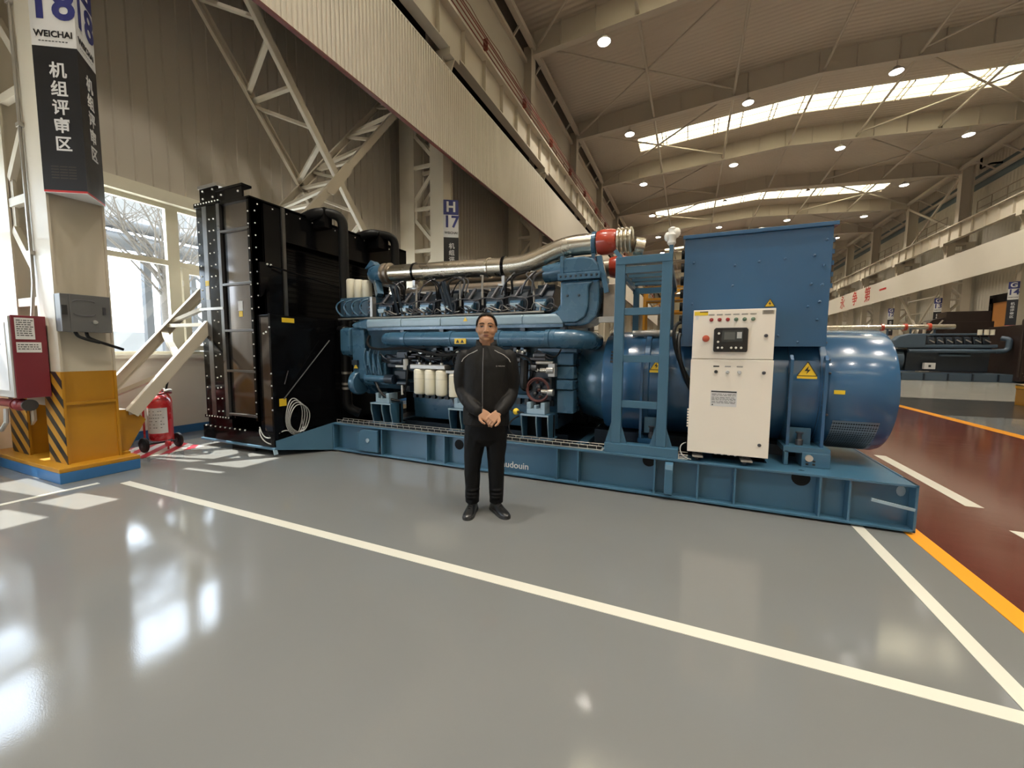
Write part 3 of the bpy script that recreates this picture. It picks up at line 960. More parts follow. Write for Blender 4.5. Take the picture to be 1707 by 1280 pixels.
text('Baudouin', 0.105, 'white', (-1.815, 4.157, 0.108), (1, 0, 0), (0, 0, 1), parent=sk, extrude=0.001, offset=0.001)
# flared end that carries the radiator
fl = MB()
for zt, zb, off in ((1, 0, 0.0),):
    A = [(-4.53, 4.06, 0.02), (-4.53, 4.06, 0.40), (-4.95, 3.52, 0.21), (-4.95, 3.52, 0.09)]
    B = [(p[0], p[1] + 0.03, p[2]) for p in A]
    fl.add(A + B, [(0, 1, 2, 3), (7, 6, 5, 4), (0, 4, 5, 1), (1, 5, 6, 2), (2, 6, 7, 3), (3, 7, 4, 0)])
fl.build('flared_web', 'skidblue', sk)
MB().prism([(-4.53, 4.06), (-4.53, 6.04), (-4.97, 6.58), (-4.97, 3.52)], 'z', 0.085, 0.10).build('flared_plate', 'skidblue', sk)
MB().box(-6.56, -4.95, 3.50, 6.62, 0.085, 0.115).build('radiator_tray', 'skidblue', sk, bevel=0.004)
MB().box(-6.0, -5.5, 3.60, 3.9, 0.0, 0.085).build('tray_foot', 'rubber', sk)
MB().box(-6.0, -5.5, 6.1, 6.4, 0.0, 0.085).build('tray_foot', 'rubber', sk)
MB().beam((-4.96, 3.51, 0.10), (-4.94, 3.51, 0.03), 0.05, 0.015).build('hook', 'paleblue', sk)

# wire cable tray lying on the skid edge
ct = thing('cable_tray', 'wire mesh cable tray along the front edge of the skid', 'cable tray', (-2.6, 4.1, 0.4))
for nm, xa, xb in (('long_length', -4.45, -0.78), ('short_length', -0.06, 0.02)):
    wmb = MB()
    for y, z in ((4.075, 0.452), (4.085, 0.41), (4.13, 0.41), (4.18, 0.41), (4.185, 0.452)):
        wmb.cyl((xa, y, z), (xb, y, z), 0.0035, n=6)
    x = xa
    while x <= xb:
        wmb.tube([(x, 4.075, 0.455), (x, 4.080, 0.408), (x, 4.18, 0.408), (x, 4.185, 0.455)], 0.0035, 5)
        x += 0.095
    wmb.build('wire_' + nm, 'wire', ct)
MB().cyl((-4.4, 4.11, 0.424), (-0.8, 4.11, 0.424), 0.012, n=8).build('cable', 'rubber', ct, True)
MB().cyl((-4.4, 4.15, 0.424), (-0.8, 4.15, 0.424), 0.012, n=8).build('cable', 'rubber', ct, True)

# ---------------- radiator
rd = thing('radiator', 'tall black radiator and fan housing at the engine end nearest the windows', 'radiator', (-5.8, 3.5, 0.115))
RY0, RY1 = 3.50, 6.62
MB().box(-6.52, -4.98, RY0 + 0.02, RY1 - 0.02, 0.115, 0.30).build('base_box', 'black', rd, bevel=0.004)
MB().box(-6.40, -5.86, RY0 + 0.03, RY1 - 0.03, 0.30, 0.44).build('bottom_tank', 'black', rd)
MB().box(-6.30, -5.92, RY0 + 0.06, RY1 - 0.06, 0.44, 3.36).build('core', 'blackmatt', rd)
# channel strips of the near side
for nm, xa, xb, m, yy in (('side_channel', -6.38, -6.245, 'black', 0.0), ('side_strip', -6.245, -6.15, 'strip', -0.004), ('side_channel', -6.15, -5.93, 'black', 0.0), ('side_strip', -5.93, -5.865, 'strip', -0.004)):
    MB().box(xa, xb, RY0 + yy, RY0 + yy + 0.05, 0.44, 3.38).build(nm, m, rd, bevel=0.003)
MB().box(-6.40, -5.87, RY0 - 0.012, RY0 + 0.02, 1.955, 1.99).build('middle_flange', 'galv', rd)
MB().box(-6.41, -5.86, RY0 - 0.012, RY0 + 0.06, 3.36, 3.42).build('top_flange', 'black', rd)
MB().box(-6.41, -5.86, RY0 - 0.012, RY0 + 0.06, 0.43, 0.47).build('lower_flange', 'black', rd)
MB().box(-6.41, -5.86, RY1 - 0.06, RY1, 0.43, 3.42).build('far_channel', 'black', rd)
# fan housing box
fh = MB()
fh.box(-5.86, -5.24, RY0 + 0.16, RY0 + 0.18, 0.45, 3.36)
fh.build('housing_backing', 'blackmatt', rd)
MB().box(-5.775, -5.305, RY0 + 0.03, RY0 + 0.05, 0.50, 3.34).build('mirror_panel', 'sheet', rd)
MB().box(-5.305, -5.24, RY0, RY0 + 0.16, 0.45, 3.36).build('corner_post', 'black', rd, bevel=0.003)
MB().box(-5.86, -5.775, RY0 + 0.03, RY0 + 0.14, 0.45, 3.36).build('inner_post', 'black', rd)
for z in (2.99, 2.285, 1.665, 1.115, 0.51):
    MB().box(-5.86, -5.27, RY0 - 0.005, RY0 + 0.06, z - 0.015, z + 0.015).build('step_bar', 'strip', rd, bevel=0.003)
MB().box(-5.86, -5.24, RY0, RY1, 3.34, 3.38).build('housing_top', 'black', rd)
# face towards the engine
MB().box(-5.26, -5.24, RY0, 3.93, 0.45, 3.36).build('face_sheet', 'black', rd)
MB().box(-5.26, -5.24, 3.93, RY1, 2.95, 3.36).build('face_band', 'black', rd)
MB().box(-5.26, -5.24, 6.25, RY1, 0.45, 2.95).build('face_sheet', 'black', rd)
MB().box(-5.24, -5.215, 3.93, 3.975, 0.45, 3.36).build('cable_duct_strip', 'strip', rd)
MB().box(-5.40, -5.37, 3.93, 6.25, 0.45, 2.95).build('recessed_sheet', 'black', rd)
gd = MB()
z = 0.55
while z < 2.95:
    gd.cyl((-5.30, 3.97, z), (-5.30, 6.25, z), 0.004, n=4)
    z += 0.085
gd.build('guard_wires', 'black', rd)
MB().beam((-5.24, 3.98, 2.93), (-5.24, 6.5, 2.93), 0.03, 0.04).build('face_rail', 'black', rd)
MB().box(-5.24, -5.02, 4.62, 5.9, 0.30, 1.865).build('fan_guard', 'blackmatt', rd, bevel=0.01)
# top lifting brackets
for xa, xb, z1, ya in ((-6.28, -5.90, 3.62, 0.0), (-6.28, -5.90, 3.54, 0.05), (-5.90, -5.38, 3.53, 0.0)):
    MB().box(xa, xb, RY0 + ya, RY0 + ya + 0.03, 3.38, z1).build('lifting_bracket', 'black', rd, bevel=0.003)
MB().box(-6.30, -5.88, RY0 - 0.01, RY0 + 0.12, 3.60, 3.64).build('lifting_bracket_cap', 'galv', rd)
MB().box(-5.92, -5.36, RY0 - 0.01, RY0 + 0.12, 3.52, 3.55).build('lifting_bracket_cap', 'black', rd)
# bolts
bo = MB()
random.seed(3)
z = 0.55
while z < 3.32:
    for x in (-6.33, -6.09, -6.00):
        if random.random() < 0.85: bo.ball((x + random.uniform(-.01, .01), RY0 - 0.004, z + random.uniform(-.02, .02)), 0.011, 8)
    bo.ball((-5.275, RY0 - 0.004, z), 0.010, 8)
    bo.ball((-5.235, RY0 + 0.06, z + 0.02), 0.010, 8)
    z += 0.155
for i in range(9):
    bo.ball((-6.36 + i * 0.062, RY0 - 0.012, 3.40), 0.011, 8)
    bo.ball((-6.36 + i * 0.062, RY0 - 0.012, 0.455), 0.011, 8)
    bo.ball((-6.45 + i * 0.11, RY0 + 0.02, 0.30), 0.012, 8)
for x in (-6.2, -5.98):
    for z in (3.46, 3.56): bo.ball((x, RY0 - 0.004, z), 0.014, 8)
for x in (-5.8, -5.45): bo.ball((x, RY0 - 0.004, 3.46), 0.014, 8)
for i in range(14):
    bo.ball((-5.236, 3.6 + i * 0.21, 3.30), 0.010, 8)
bo.build('bolts', 'bolt', rd, True)['kind'] = 'stuff'
# stay rod with triangular bracket
MB().prism([(3.58, 2.56), (3.745, 2.58), (3.745, 2.50), (3.62, 2.14), (3.58, 2.10)], 'x', -5.24, -5.21).build('stay_bracket', 'black', rd)
MB().cyl((-5.19, 3.72, 2.53), (-4.9, 4.9, 2.33), 0.014, n=8).build('stay_rod', 'black', rd, True)
MB().ball((-5.20, 3.68, 2.545), 0.014, 8).ball((-5.20, 3.73, 2.545), 0.014, 8).build('stay_bolts', 'bolt', rd, True)
# lower guard box
lb = MB().box(-5.24, -4.965, RY0 + 0.03, 4.62, 0.30, 1.865)
lb.build('lower_guard', 'black', rd, bevel=0.004)
MB().box(-5.15, -4.975, RY0 + 0.022, RY0 + 0.03, 0.33, 1.83).build('guard_panel', 'sheet', rd)
MB().box(-4.99, -4.955, RY0 + 0.01, RY0 + 0.06, 0.22, 1.875).build('guard_post', 'black', rd, bevel=0.002)
MB().box(-4.964, -4.957, 3.68, 3.86, 1.775, 1.835).build('yellow_label', 'yellowtag', rd)
MB().box(-4.964, -4.957, 3.60, 3.70, 0.66, 0.76).build('yellow_label', 'yellowtag', rd)
gb = MB()
for z in (0.62, 0.78, 0.94, 1.10, 1.70): gb.ball((-4.97, RY0 + 0.008, z), 0.012, 8)
gb.ball((-5.10, RY0 + 0.018, 1.62), 0.013, 8).ball((-5.05, RY0 + 0.018, 1.64), 0.013, 8)
gb.build('guard_bolts', 'bolt', rd, True)['kind'] = 'stuff'
MB().cyl((-4.955, 3.66, 0.75), (-4.86, 4.35, 1.55), 0.008, n=6).build('guard_stay', 'bolt_dark', rd)
MB().cyl((-4.955, 3.68, 0.95), (-4.955, 3.74, 1.13), 0.006, n=6).build('guard_stay', 'bolt_dark', rd)
# stickers on the near side
MB().box(-6.235, -6.16, RY0 - 0.009, RY0 - 0.005, 2.29, 2.36).build('orange_label', 'yellowtag', rd)
MB().box(-6.235, -6.16, RY0 - 0.009, RY0 - 0.005, 2.10, 2.28).build('white_label', 'signwhite', rd)
MB().box(-5.60, -5.51, RY0 + 0.025, RY0 + 0.029, 1.93, 2.06).build('white_label', 'signwhite', rd)
MB().box(-5.59, -5.52, RY0 + 0.025, RY0 + 0.029, 1.85, 1.925).build('warning_label', 'yellowtag', rd)
# coolant hoses
h1 = MB().tube(rounded([(-5.36, 4.38, 3.36), (-5.1, 4.42, 3.44), (-4.90, 4.70, 3.44), (-4.90, 4.70, 0.50), (-4.75, 4.80, 0.42)], 0.16, 8), 0.072, 14).build('coolant_hose', 'rubber', rd, True)
MB().box(-5.34, -4.99, 4.44, 4.58, 3.22, 3.50).build('hose_bracket', 'black', rd)
for z in (1.04, 0.87, 0.80):
    MB().lathe([(0, 0.076), (0.035, 0.076)], (-4.90, 4.70, z), (0, 0, 1), 16).build('hose_clamp', 'galv', h1, True)
MB().tube(rounded([(-5.36, 5.45, 3.36), (-5.1, 5.5, 3.42), (-4.90, 5.88, 3.42), (-4.90, 5.88, 1.0)], 0.16, 8), 0.072, 14).build('coolant_hose', 'rubber', rd, True)
MB().box(-5.34, -4.98, 5.56, 5.80, 3.18, 3.44).build('hose_bracket', 'black', rd)
MB().tube(rounded([(-4.90, 4.70, 1.75), (-4.88, 4.55, 1.72), (-4.62, 4.52, 1.70)], 0.08), 0.055, 12).build('coolant_branch', 'rubber', rd, True)
MB().lathe([(0, 0.06), (0.03, 0.06)], (-4.72, 4.52, 1.705), (1, 0, 0), 14).build('hose_clamp', 'galv', rd, True)

# grey cable hanging as a coil on the radiator corner
cc = thing('cable_coil', 'coil of grey cable hanging on the lower radiator corner', 'cable', (-4.93, 3.7, 0.3))
for i in range(4):
    pts = []
    for k in range(26):
        a = 2 * math.pi * k / 26
        pts.append((-4.935 + 0.012 * i + 0.01 * math.sin(3 * a), 3.79 + 0.02 * i + (0.125 + 0.01 * i) * math.cos(a), 0.50 - 0.01 * i + (0.25 - 0.02 * i) * math.sin(a)))
    MB().tube(pts, 0.007, 6, True).build('loop', 'greycable', cc, True)
MB().tube(bezier((-5.22, 3.49, 0.38), (-5.05, 3.46, 0.05), (-4.96, 3.60, 0.42), (-4.93, 3.72, 0.30), 16), 0.007, 6).build('tail', 'greycable', cc, True)
MB().tube(bezier((-5.22, 3.49, 0.35), (-5.15, 3.42, 0.22), (-4.98, 3.50, 0.02), (-4.92, 3.80, 0.26), 16), 0.007, 6).build('tail', 'greycable', cc, True)
MB().tube([(-4.92, 3.90, 0.45), (-4.92, 3.92, 0.25), (-4.93, 3.92, 0.13)], 0.006, 6).build('tail', 'greycable', cc, True)

# ---------------- diesel engine
en = thing('diesel_engine', 'large blue V diesel engine with steel exhaust pipe and ivory filters', 'engine', (-2.8, 5.05, 0.4))
bl = MB().prism([(4.62, 0.86), (4.55, 1.02), (4.52, 1.42), (4.46, 1.72), (4.58, 1.90), (4.95, 1.98), (5.15, 1.98), (5.52, 1.90), (5.64, 1.72), (5.58, 1.42), (5.55, 1.02), (5.48, 0.86)], 'x', -4.25, -1.28)
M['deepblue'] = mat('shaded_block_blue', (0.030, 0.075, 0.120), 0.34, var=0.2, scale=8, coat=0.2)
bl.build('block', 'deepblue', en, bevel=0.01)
MB().prism([(4.66, 0.86), (4.70, 0.46), (5.40, 0.46), (5.44, 0.86)], 'x', -3.60, -1.45).build('oil_pan', 'eblue', en, bevel=0.01)
MB().box(-3.62, -1.42, 4.58, 5.52, 0.835, 0.875).build('pan_flange', 'eblue', en)
for i in range(20):
    MB().box(-3.55 + i * 0.106, -3.50 + i * 0.106, 4.595, 4.65, 0.755, 0.835).build('pan_bolt_boss', 'darkblue', en)
# front gear case
MB().prism([(4.42, 1.0), (4.40, 1.70), (4.60, 1.92), (5.50, 1.92), (5.70, 1.70), (5.66, 1.0), (5.4, 0.75), (4.7, 0.75)], 'x', -4.48, -4.24).build('gear_case', 'eblue', en, bevel=0.012)
MB().prism([(4.40, 1.34), (4.36, 1.40), (4.36, 1.70), (4.42, 1.74), (4.6, 1.74), (4.6, 1.30)], 'x', -4.66, -4.47).build('pump_cover', 'eblue', en, bevel=0.015)
MB().lathe([(0, 0.16), (0.02, 0.175), (0.09, 0.175), (0.11, 0.15), (0.12, 0.06)], (-4.36, 4.46, 0.94), (-1, 0.0, 0), 26).build('drive_pulley', 'eblue', en, True)
MB().lathe([(0, 0.11), (0.16, 0.11), (0.18, 0.08)], (-4.24, 4.48, 1.02), (1, 0, 0), 18).build('drive_housing', 'eblue', en, True)
MB().box(-4.46, -4.36, 4.375, 4.42, 1.20, 1.27).build('case_rib', 'darkblue', en)
MB().prism([(-4.44, 1.15), (-4.36, 1.15), (-4.40, 1.22)], 'y', 4.39, 4.395).build('warning_label', 'warn', en)
# accessory gear block behind it
random.seed(11)
for (x0, x1, y0, y1, z0, z1, m) in ((-4.18, -3.86, 4.40, 4.55, 1.02, 1.24, 'eblue'), (-3.84, -3.60, 4.40, 4.55, 1.18, 1.36, 'darkblue'), (-4.02, -3.70, 4.36, 4.50, 0.94, 1.02, 'eblue'),
                                    (-3.70, -3.50, 4.38, 4.52, 1.02, 1.14, 'darkblue'), (-3.62, -3.44, 4.34, 4.50, 1.30, 1.40, 'darkblue'), (-3.58, -3.42, 4.36, 4.5, 0.86, 0.98, 'darkblue')):
    MB().box(x0, x1, y0, y1, z0, z1).build('accessory_block', m, en, bevel=0.012)
for (p, q, r, m) in (((-4.12, 4.36, 1.20), (-4.12, 4.36, 1.40), 0.035, 'eblue'), ((-4.03, 4.36, 1.10), (-4.03, 4.36, 1.36), 0.03, 'eblue'), ((-3.94, 4.36, 1.08), (-3.94, 4.36, 1.34), 0.03, 'eblue'),
                     ((-4.15, 4.34, 1.02), (-3.80, 4.34, 1.02), 0.05, 'eblue'), ((-3.80, 4.34, 1.02), (-3.66, 4.34, 1.02), 0.065, 'darkblue'), ((-3.70, 4.34, 1.27), (-3.50, 4.34, 1.27), 0.045, 'darkblue'),
                     ((-3.62, 4.34, 1.20), (-3.48, 4.34, 1.20), 0.025, 'galv'), ((-3.60, 4.34, 0.97), (-3.42, 4.34, 0.97), 0.03, 'darkblue'), ((-3.52, 4.33, 0.95), (-3.52, 4.33, 0.82), 0.018, 'bolt'),
                     ((-3.45, 4.32, 1.16), (-3.45, 4.32, 1.30), 0.035, 'greycable')):
    MB().cyl(p, q, r, n=14).build('accessory', m, en, True)
for i in range(4):
    x = -4.16 + i * 0.085
    MB().tube(bezier((x, 4.35, 1.44), (x - 0.05, 4.30, 1.30), (x + 0.05, 4.30, 1.18), (x + 0.02, 4.35, 1.05), 10), 0.014, 8).build('fuel_pipe', 'eblue', en, True)
# intake duct along the bank
segs = [(-4.15, -3.56), (-3.555, -2.93), (-2.925, -2.31), (-2.305, -1.80), (-1.795, -1.31)]
for a, b in segs:
    MB().prism([(4.36, 1.735), (4.355, 1.815), (4.375, 1.842), (4.66, 1.852), (4.66, 1.70), (4.40, 1.70)], 'x', a, b).build('intake_duct', 'paleblue', en, bevel=0.008)
    MB().box(b - 0.04, b + 0.02, 4.40, 4.62, 1.655, 1.70).build('duct_bracket', 'darkblue', en)
MB().box(-4.15, -1.31, 4.372, 4.66, 1.690, 1.735).build('duct_lower_rail', 'eblue', en)
MB().prism([(-4.15, 1.70), (-4.15, 1.85), (-4.40, 1.80), (-4.45, 1.77), (-4.40, 1.72)], 'y', 4.37, 4.62).build('duct_end', 'eblue', en, bevel=0.02)
MB().cyl((-4.74, 4.42, 1.862), (-1.55, 4.42, 1.872), 0.014, n=8).build('fuel_rail', 'galv', en, True)
# rear intake elbow housing
MB().prism([(-1.36, 2.20), (-1.36, 1.95), (-1.40, 1.88), (-1.50, 1.845), (-1.31, 1.70), (-1.12, 1.70), (-1.02, 1.73), (-0.95, 1.80), (-0.92, 1.90), (-0.92, 2.20)], 'y', 4.40, 4.85).build('elbow_housing', 'eblue', en, bevel=0.02)
MB().prism([(-1.34, 2.17), (-1.34, 1.92), (-1.40, 1.845), (-1.31, 1.735), (-1.16, 1.735), (-1.06, 1.80), (-1.03, 1.90), (-1.03, 2.12), (-0.99, 2.17)], 'y', 4.355, 4.40).build('elbow_cover', 'eblue', en, bevel=0.015)
MB().box(-1.375, -0.905, 4.345, 4.88, 2.20, 2.275).build('elbow_flange', 'eblue', en, bevel=0.006)
fb = MB()
for i in range(8): fb.lathe([(0, 0.013), (0.012, 0.012)], (-1.34 + i * 0.057, 4.345, 2.24), (0, -1, 0), 8)
for z in (2.03, 2.03): pass
fb.lathe([(0, 0.014), (0.01, 0.012)], (-1.26, 4.355, 2.03), (0, -1, 0), 8); fb.lathe([(0, 0.014), (0.01, 0.012)], (-1.13, 4.355, 2.03), (0, -1, 0), 8)
fb.build('flange_bolts', 'darkblue', en, True)
MB().prism([(-1.34, 2.275), (-1.34, 2.42), (-1.30, 2.455), (-1.10, 2.455), (-1.00, 2.43), (-0.94, 2.36), (-0.91, 2.275)], 'y', 4.40, 4.85).build('elbow_dome', 'eblue', en, bevel=0.02)
MB().cyl((-1.62, 4.62, 2.33), (-1.34, 4.62, 2.36), 0.10, 0.115, n=20).build('compressor_inlet', 'eblue', en, True)
MB().box(-1.36, -1.32, 4.38, 4.88, 2.27, 2.47).build('dome_band', 'eblue', en, bevel=0.005)
MB().beam((-0.93, 4.42, 2.44), (-0.84, 4.42, 2.05), 0.06, 0.05).build('stay_arm', 'eblue', en)
MB().box(-0.90, -0.72, 4.50, 4.9, 1.78, 2.16).build('heat_shield', 'exhaust_old', en, bevel=0.01)
MB().box(-0.93, -0.70, 4.46, 4.55, 1.74, 1.80).build('shield_flange', 'galv', en)
# cylinder heads of the near bank
HX = [-3.93, -3.545, -3.225, -2.90, -2.555, -2.235, -1.92, -1.60]
for i, x in enumerate(HX):
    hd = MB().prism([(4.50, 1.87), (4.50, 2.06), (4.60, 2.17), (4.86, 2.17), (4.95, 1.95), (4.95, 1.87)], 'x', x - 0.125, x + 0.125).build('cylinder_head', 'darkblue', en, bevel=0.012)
    MB().prism([(x - 0.065, 1.985), (x + 0.065, 1.985), (x + 0.045, 1.925), (x - 0.045, 1.925)], 'y', 4.40, 4.50).build('injector_cap', 'paleblue', hd, bevel=0.01)
    MB().prism([(x - 0.075, 2.02), (x + 0.075, 2.02), (x + 0.06, 1.88), (x - 0.06, 1.88)], 'y', 4.43, 4.51).build('cap_body', 'eblue', hd, bevel=0.01)
    MB().tube(bezier((x + 0.06, 4.44, 2.0), (x + 0.2, 4.38, 2.12), (x + 0.22, 4.38, 1.86), (x + 0.08, 4.42, 1.88), 12), 0.006, 6).build('lead', 'bolt_dark', hd, True)
    MB().cyl((x - 0.02, 4.47, 2.06), (x + 0.03, 4.56, 2.20), 0.022, n=10).build('injector', 'bolt_dark', hd, True)
    MB().cyl((x, 4.42, 1.925), (x, 4.42, 1.865), 0.010, n=8).build('drain_stub', 'galv', hd)
    MB().box(x - 0.11, x + 0.11, 4.62, 4.88, 2.17, 2.21).build('cover_lid', 'darkblue', hd, bevel=0.008)
    MB().cyl((x, 4.92, 2.10), (x, 5.05, 2.22), 0.06, n=12).build('exhaust_port', 'exhaust_old', hd, True)
MB().tube([(-4.05 + 0.09 * i, 4.44, 2.055 + 0.015 * math.sin(i * 1.7)) for i in range(28)], 0.009, 6).build('harness_rail', 'bolt_dark', en, True)
for x in (-3.80, -3.72, -3.02, -2.97, -2.93):
    MB().beam((x, 4.46, 2.30), (x + 0.17, 4.40, 1.90), 0.022, 0.03).build('slant_pipe', 'darkblue', en)
for x, z1 in ((-2.72, 2.36), (-2.40, 2.36), (-1.72, 2.36), (-3.40, 2.30)):
    MB().tube([(x - 0.05, 4.56, z1), (x, 4.52, z1 - 0.01), (x, 4.50, z1 - 0.13), (x + 0.03, 4.46, 1.98)], 0.014, 6).build('pipe_bracket', 'galv', en)
# front filter bank and its piping
fbk = MB().box(-4.74, -4.13, 4.46, 4.80, 1.89, 2.17).build('governor_block', 'deepblue', en, bevel=0.012)
for i in range(4):
    x = -4.70 + i * 0.15
    MB().tube(bezier((x + 0.06, 4.44, 2.13), (x - 0.06, 4.36, 2.10), (x - 0.05, 4.36, 1.98), (x + 0.04, 4.42, 1.90), 10), 0.012, 8).build('curved_pipe', 'eblue', fbk, True)
    for z in (1.95, 2.0, 2.05, 2.10):
        MB().cyl((x + 0.06, 4.465, z), (x + 0.06, 4.44, z), 0.014, n=8).build('union', 'bolt_dark', fbk)
MB().box(-4.14, -4.10, 4.42, 4.50, 1.88, 2.16).build('side_plate', 'galv', fbk)
for i, x in enumerate((-4.78, -4.625, -4.47)):
    MB().lathe([(0, 0.065), (0.02, 0.072), (0.28, 0.072), (0.30, 0.06)], (x, 4.72, 2.19 - 0.02 * i), (0, 0, 1), 20).build('oil_canister', 'filter', en, True)
# exhaust
EP = rounded([(-4.16, 4.70, 2.52), (-2.12, 4.70, 2.475), (-1.86, 4.70, 2.49), (-1.38, 4.70, 2.655), (-1.02, 4.70, 2.655)], 0.22, 8)
MB().tube(EP, 0.118, 24).build('exhaust_pipe', 'exhaust', en, True)
MB().lathe([(0, 0.125), (0.05, 0.14), (0.16, 0.14), (0.21, 0.125)], (-1.01, 4.70, 2.655), (1, 0, 0), 24).build('red_coupling', 'coupling', en, True)
bw = []
for i in range(4): bw += [(i * 0.045, 0.115), (i * 0.045 + 0.012, 0.138), (i * 0.045 + 0.03, 0.138), (i * 0.045 + 0.042, 0.115)]
MB().lathe(bw, (-0.80, 4.70, 2.655), (1, 0, 0), 24).build('bellows', 'exhaust', en, True)
MB().lathe([(0, 0.10), (0.10, 0.105)], (-0.62, 4.78, 2.60), (0.9, 0.3, -0.2), 20).build('outlet_stub', 'exhaust', en, True)
bw = []
for i in range(2): bw += [(i * 0.085, 0.125), (i * 0.085 + 0.015, 0.15), (i * 0.085 + 0.045, 0.15), (i * 0.085 + 0.06, 0.125)]
MB().lathe(bw, (-4.12, 4.70, 2.52), (1, -0.0, -0.02), 24).build('bellows', 'exhaust_old', en, True)
MB().tube(rounded([(-4.10, 4.70, 2.52), (-4.30, 4.70, 2.525), (-4.36, 4.92, 2.53), (-4.36, 5.2, 2.53)], 0.14, 8), [0.135] * 20, 20).build('turbo_outlet', 'eblue', en, True)
MB().prism([(-4.42, 2.60), (-4.30, 2.72), (-4.22, 2.64)], 'y', 4.62, 4.78).build('turbo_lug', 'eblue', en, bevel=0.01)
MB().beam((-4.22, 4.66, 2.42), (-4.12, 4.60, 2.20), 0.09, 0.10).build('turbo_leg', 'eblue', en)
for x, z, m, w_ in ((-3.57, 2.505, 'black', 0.03), (-2.42, 2.48, 'steel', 0.03), (-2.20, 2.478, 'black', 0.035), (-1.07, 2.655, 'eblue', 0.045)):
    MB().lathe([(0, 0.124), (0.004, 0.131), (w_, 0.131), (w_ + 0.004, 0.124)], (x, 4.70, z), (1, 0, -0.02), 24).build('pipe_clamp', m, en, True)
    if m != 'steel':
        MB().box(x, x + 0.04, 4.64, 4.72, z - 0.22, z - 0.12).build('clamp_foot', 'galv' if m == 'black' else 'eblue', en)
        MB().box(x - 0.04, x + 0.08, 4.62, 4.74, z - 0.245, z - 0.22).build('clamp_plate', 'galv' if m == 'black' else 'eblue', en)
for x in (-1.83, -1.52, -1.36):
    pass
MB().tube([(-4.0, 5.12, 2.28), (-2.0, 5.12, 2.28)], 0.10, 16).build('exhaust_manifold', 'exhaust_old', en, True)
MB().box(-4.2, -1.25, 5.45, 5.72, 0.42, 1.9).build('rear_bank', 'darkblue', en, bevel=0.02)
MB().tube(rounded([(-3.9, 5.45, 2.50), (-1.0, 5.45, 2.52)], 0.2), 0.11, 18).build('rear_exhaust_pipe', 'exhaust_old', en, True)
MB().lathe([(0, 0.125), (0.05, 0.14), (0.16, 0.14), (0.21, 0.125)], (-1.0, 5.45, 2.52), (1, 0, 0), 24).build('red_coupling', 'coupling', en, True)
MB().lathe([(0, 0.115), (0.2, 0.12)], (-0.79, 5.45, 2.52), (1, 0, 0), 20).build('rear_bellows', 'exhaust', en, True)
MB().tube([(-1.62, 4.85, 2.50), (-1.0, 4.85, 2.50)], 0.05, 12).build('breather_pipe', 'eblue', en, True)
# big water pipe
MB().lathe([(0, 0.05), (0.03, 0.08), (0.08, 0.093), (2.42, 0.093)], (-3.85, 4.36, 1.565), (1, 0, -0.003), 24).build('water_pipe', 'eblue', en, True)
MB().tube(rounded([(-1.44, 4.36, 1.558), (-1.20, 4.37, 1.555), (-1.06, 4.50, 1.545), (-1.03, 4.75, 1.54)], 0.14, 8), 0.106, 22).build('water_elbow', 'eblue', en, True)
for x, w_ in ((-3.50, 0.06), (-2.79, 0.06), (-2.12, 0.06), (-1.50, 0.05), (-1.43, 0.05)):
    MB().lathe([(0, 0.096), (0.004, 0.102), (w_, 0.102), (w_ + 0.004, 0.096)], (x, 4.36, 1.564), (1, 0, 0), 24).build('pipe_strap', 'eblue', en, True)
MB().box(-2.655, -2.495, 4.258, 4.268, 1.50, 1.565).build('yellow_sticker', 'warn', en)
for dx in (0.02, 0.085):
    MB().prism([(-2.655 + dx, 1.512), (-2.655 + dx + 0.05, 1.512), (-2.655 + dx + 0.025, 1.553)], 'y', 4.255, 4.258).build('sticker_mark', 'ink', en)
MB().prism([(-2.585, 1.78), (-2.525, 1.78), (-2.555, 1.83)], 'y', 4.348, 4.352).build('duct_warning', 'warn', en)
# filters
MB().box(-3.34, -2.80, 4.26, 4.42, 1.175, 1.235).build('filter_header', 'galv', en, bevel=0.01)
for i, x in enumerate((-3.225, -3.055, -2.885)):
    f_ = MB().lathe([(0, 0.055), (0.015, 0.074), (0.03, 0.078), (0.31, 0.078), (0.325, 0.07), (0.335, 0.05)], (x, 4.32, 0.845 - 0.005 * i), (0, 0, 1), 24).build('fuel_filter', 'filter', en, True)
    lp = MB()
    for z in (1.045, 1.055, 1.11): lp.lathe([(0, 0.0785), (0.002, 0.0785)], (x, 4.32, z), (0, 0, 1), 24, cap=False)
    lp.build('printed_band', 'galv', f_)
    MB().tube(rounded([(x, 4.32, 1.22), (x, 4.32, 1.36), (x + 0.1, 4.36, 1.38), (x + 0.12, 4.45, 1.30)], 0.05), 0.012, 8).build('filter_pipe', 'rubber', f_, True)
    MB().lathe([(0, 0.02), (0.03, 0.02)], (x, 4.32, 1.23), (0, 0, 1), 10).build('filter_nut', 'bolt', f_, True)
f_ = MB().lathe([(0, 0.05), (0.012, 0.068), (0.28, 0.068), (0.30, 0.05)], (-2.70, 4.32, 0.83), (0, 0, 1), 22).build('water_separator', 'filter', en, True)
MB().lathe([(0, 0.012), (0.05, 0.02), (0.09, 0.06)], (-2.70, 4.32, 0.74), (0, 0, 1), 18).build('separator_bowl', 'bolt_dark', f_, True)
MB().box(-2.79, -2.60, 4.26, 4.40, 1.13, 1.17).build('separator_head', 'galv', f_, bevel=0.006)
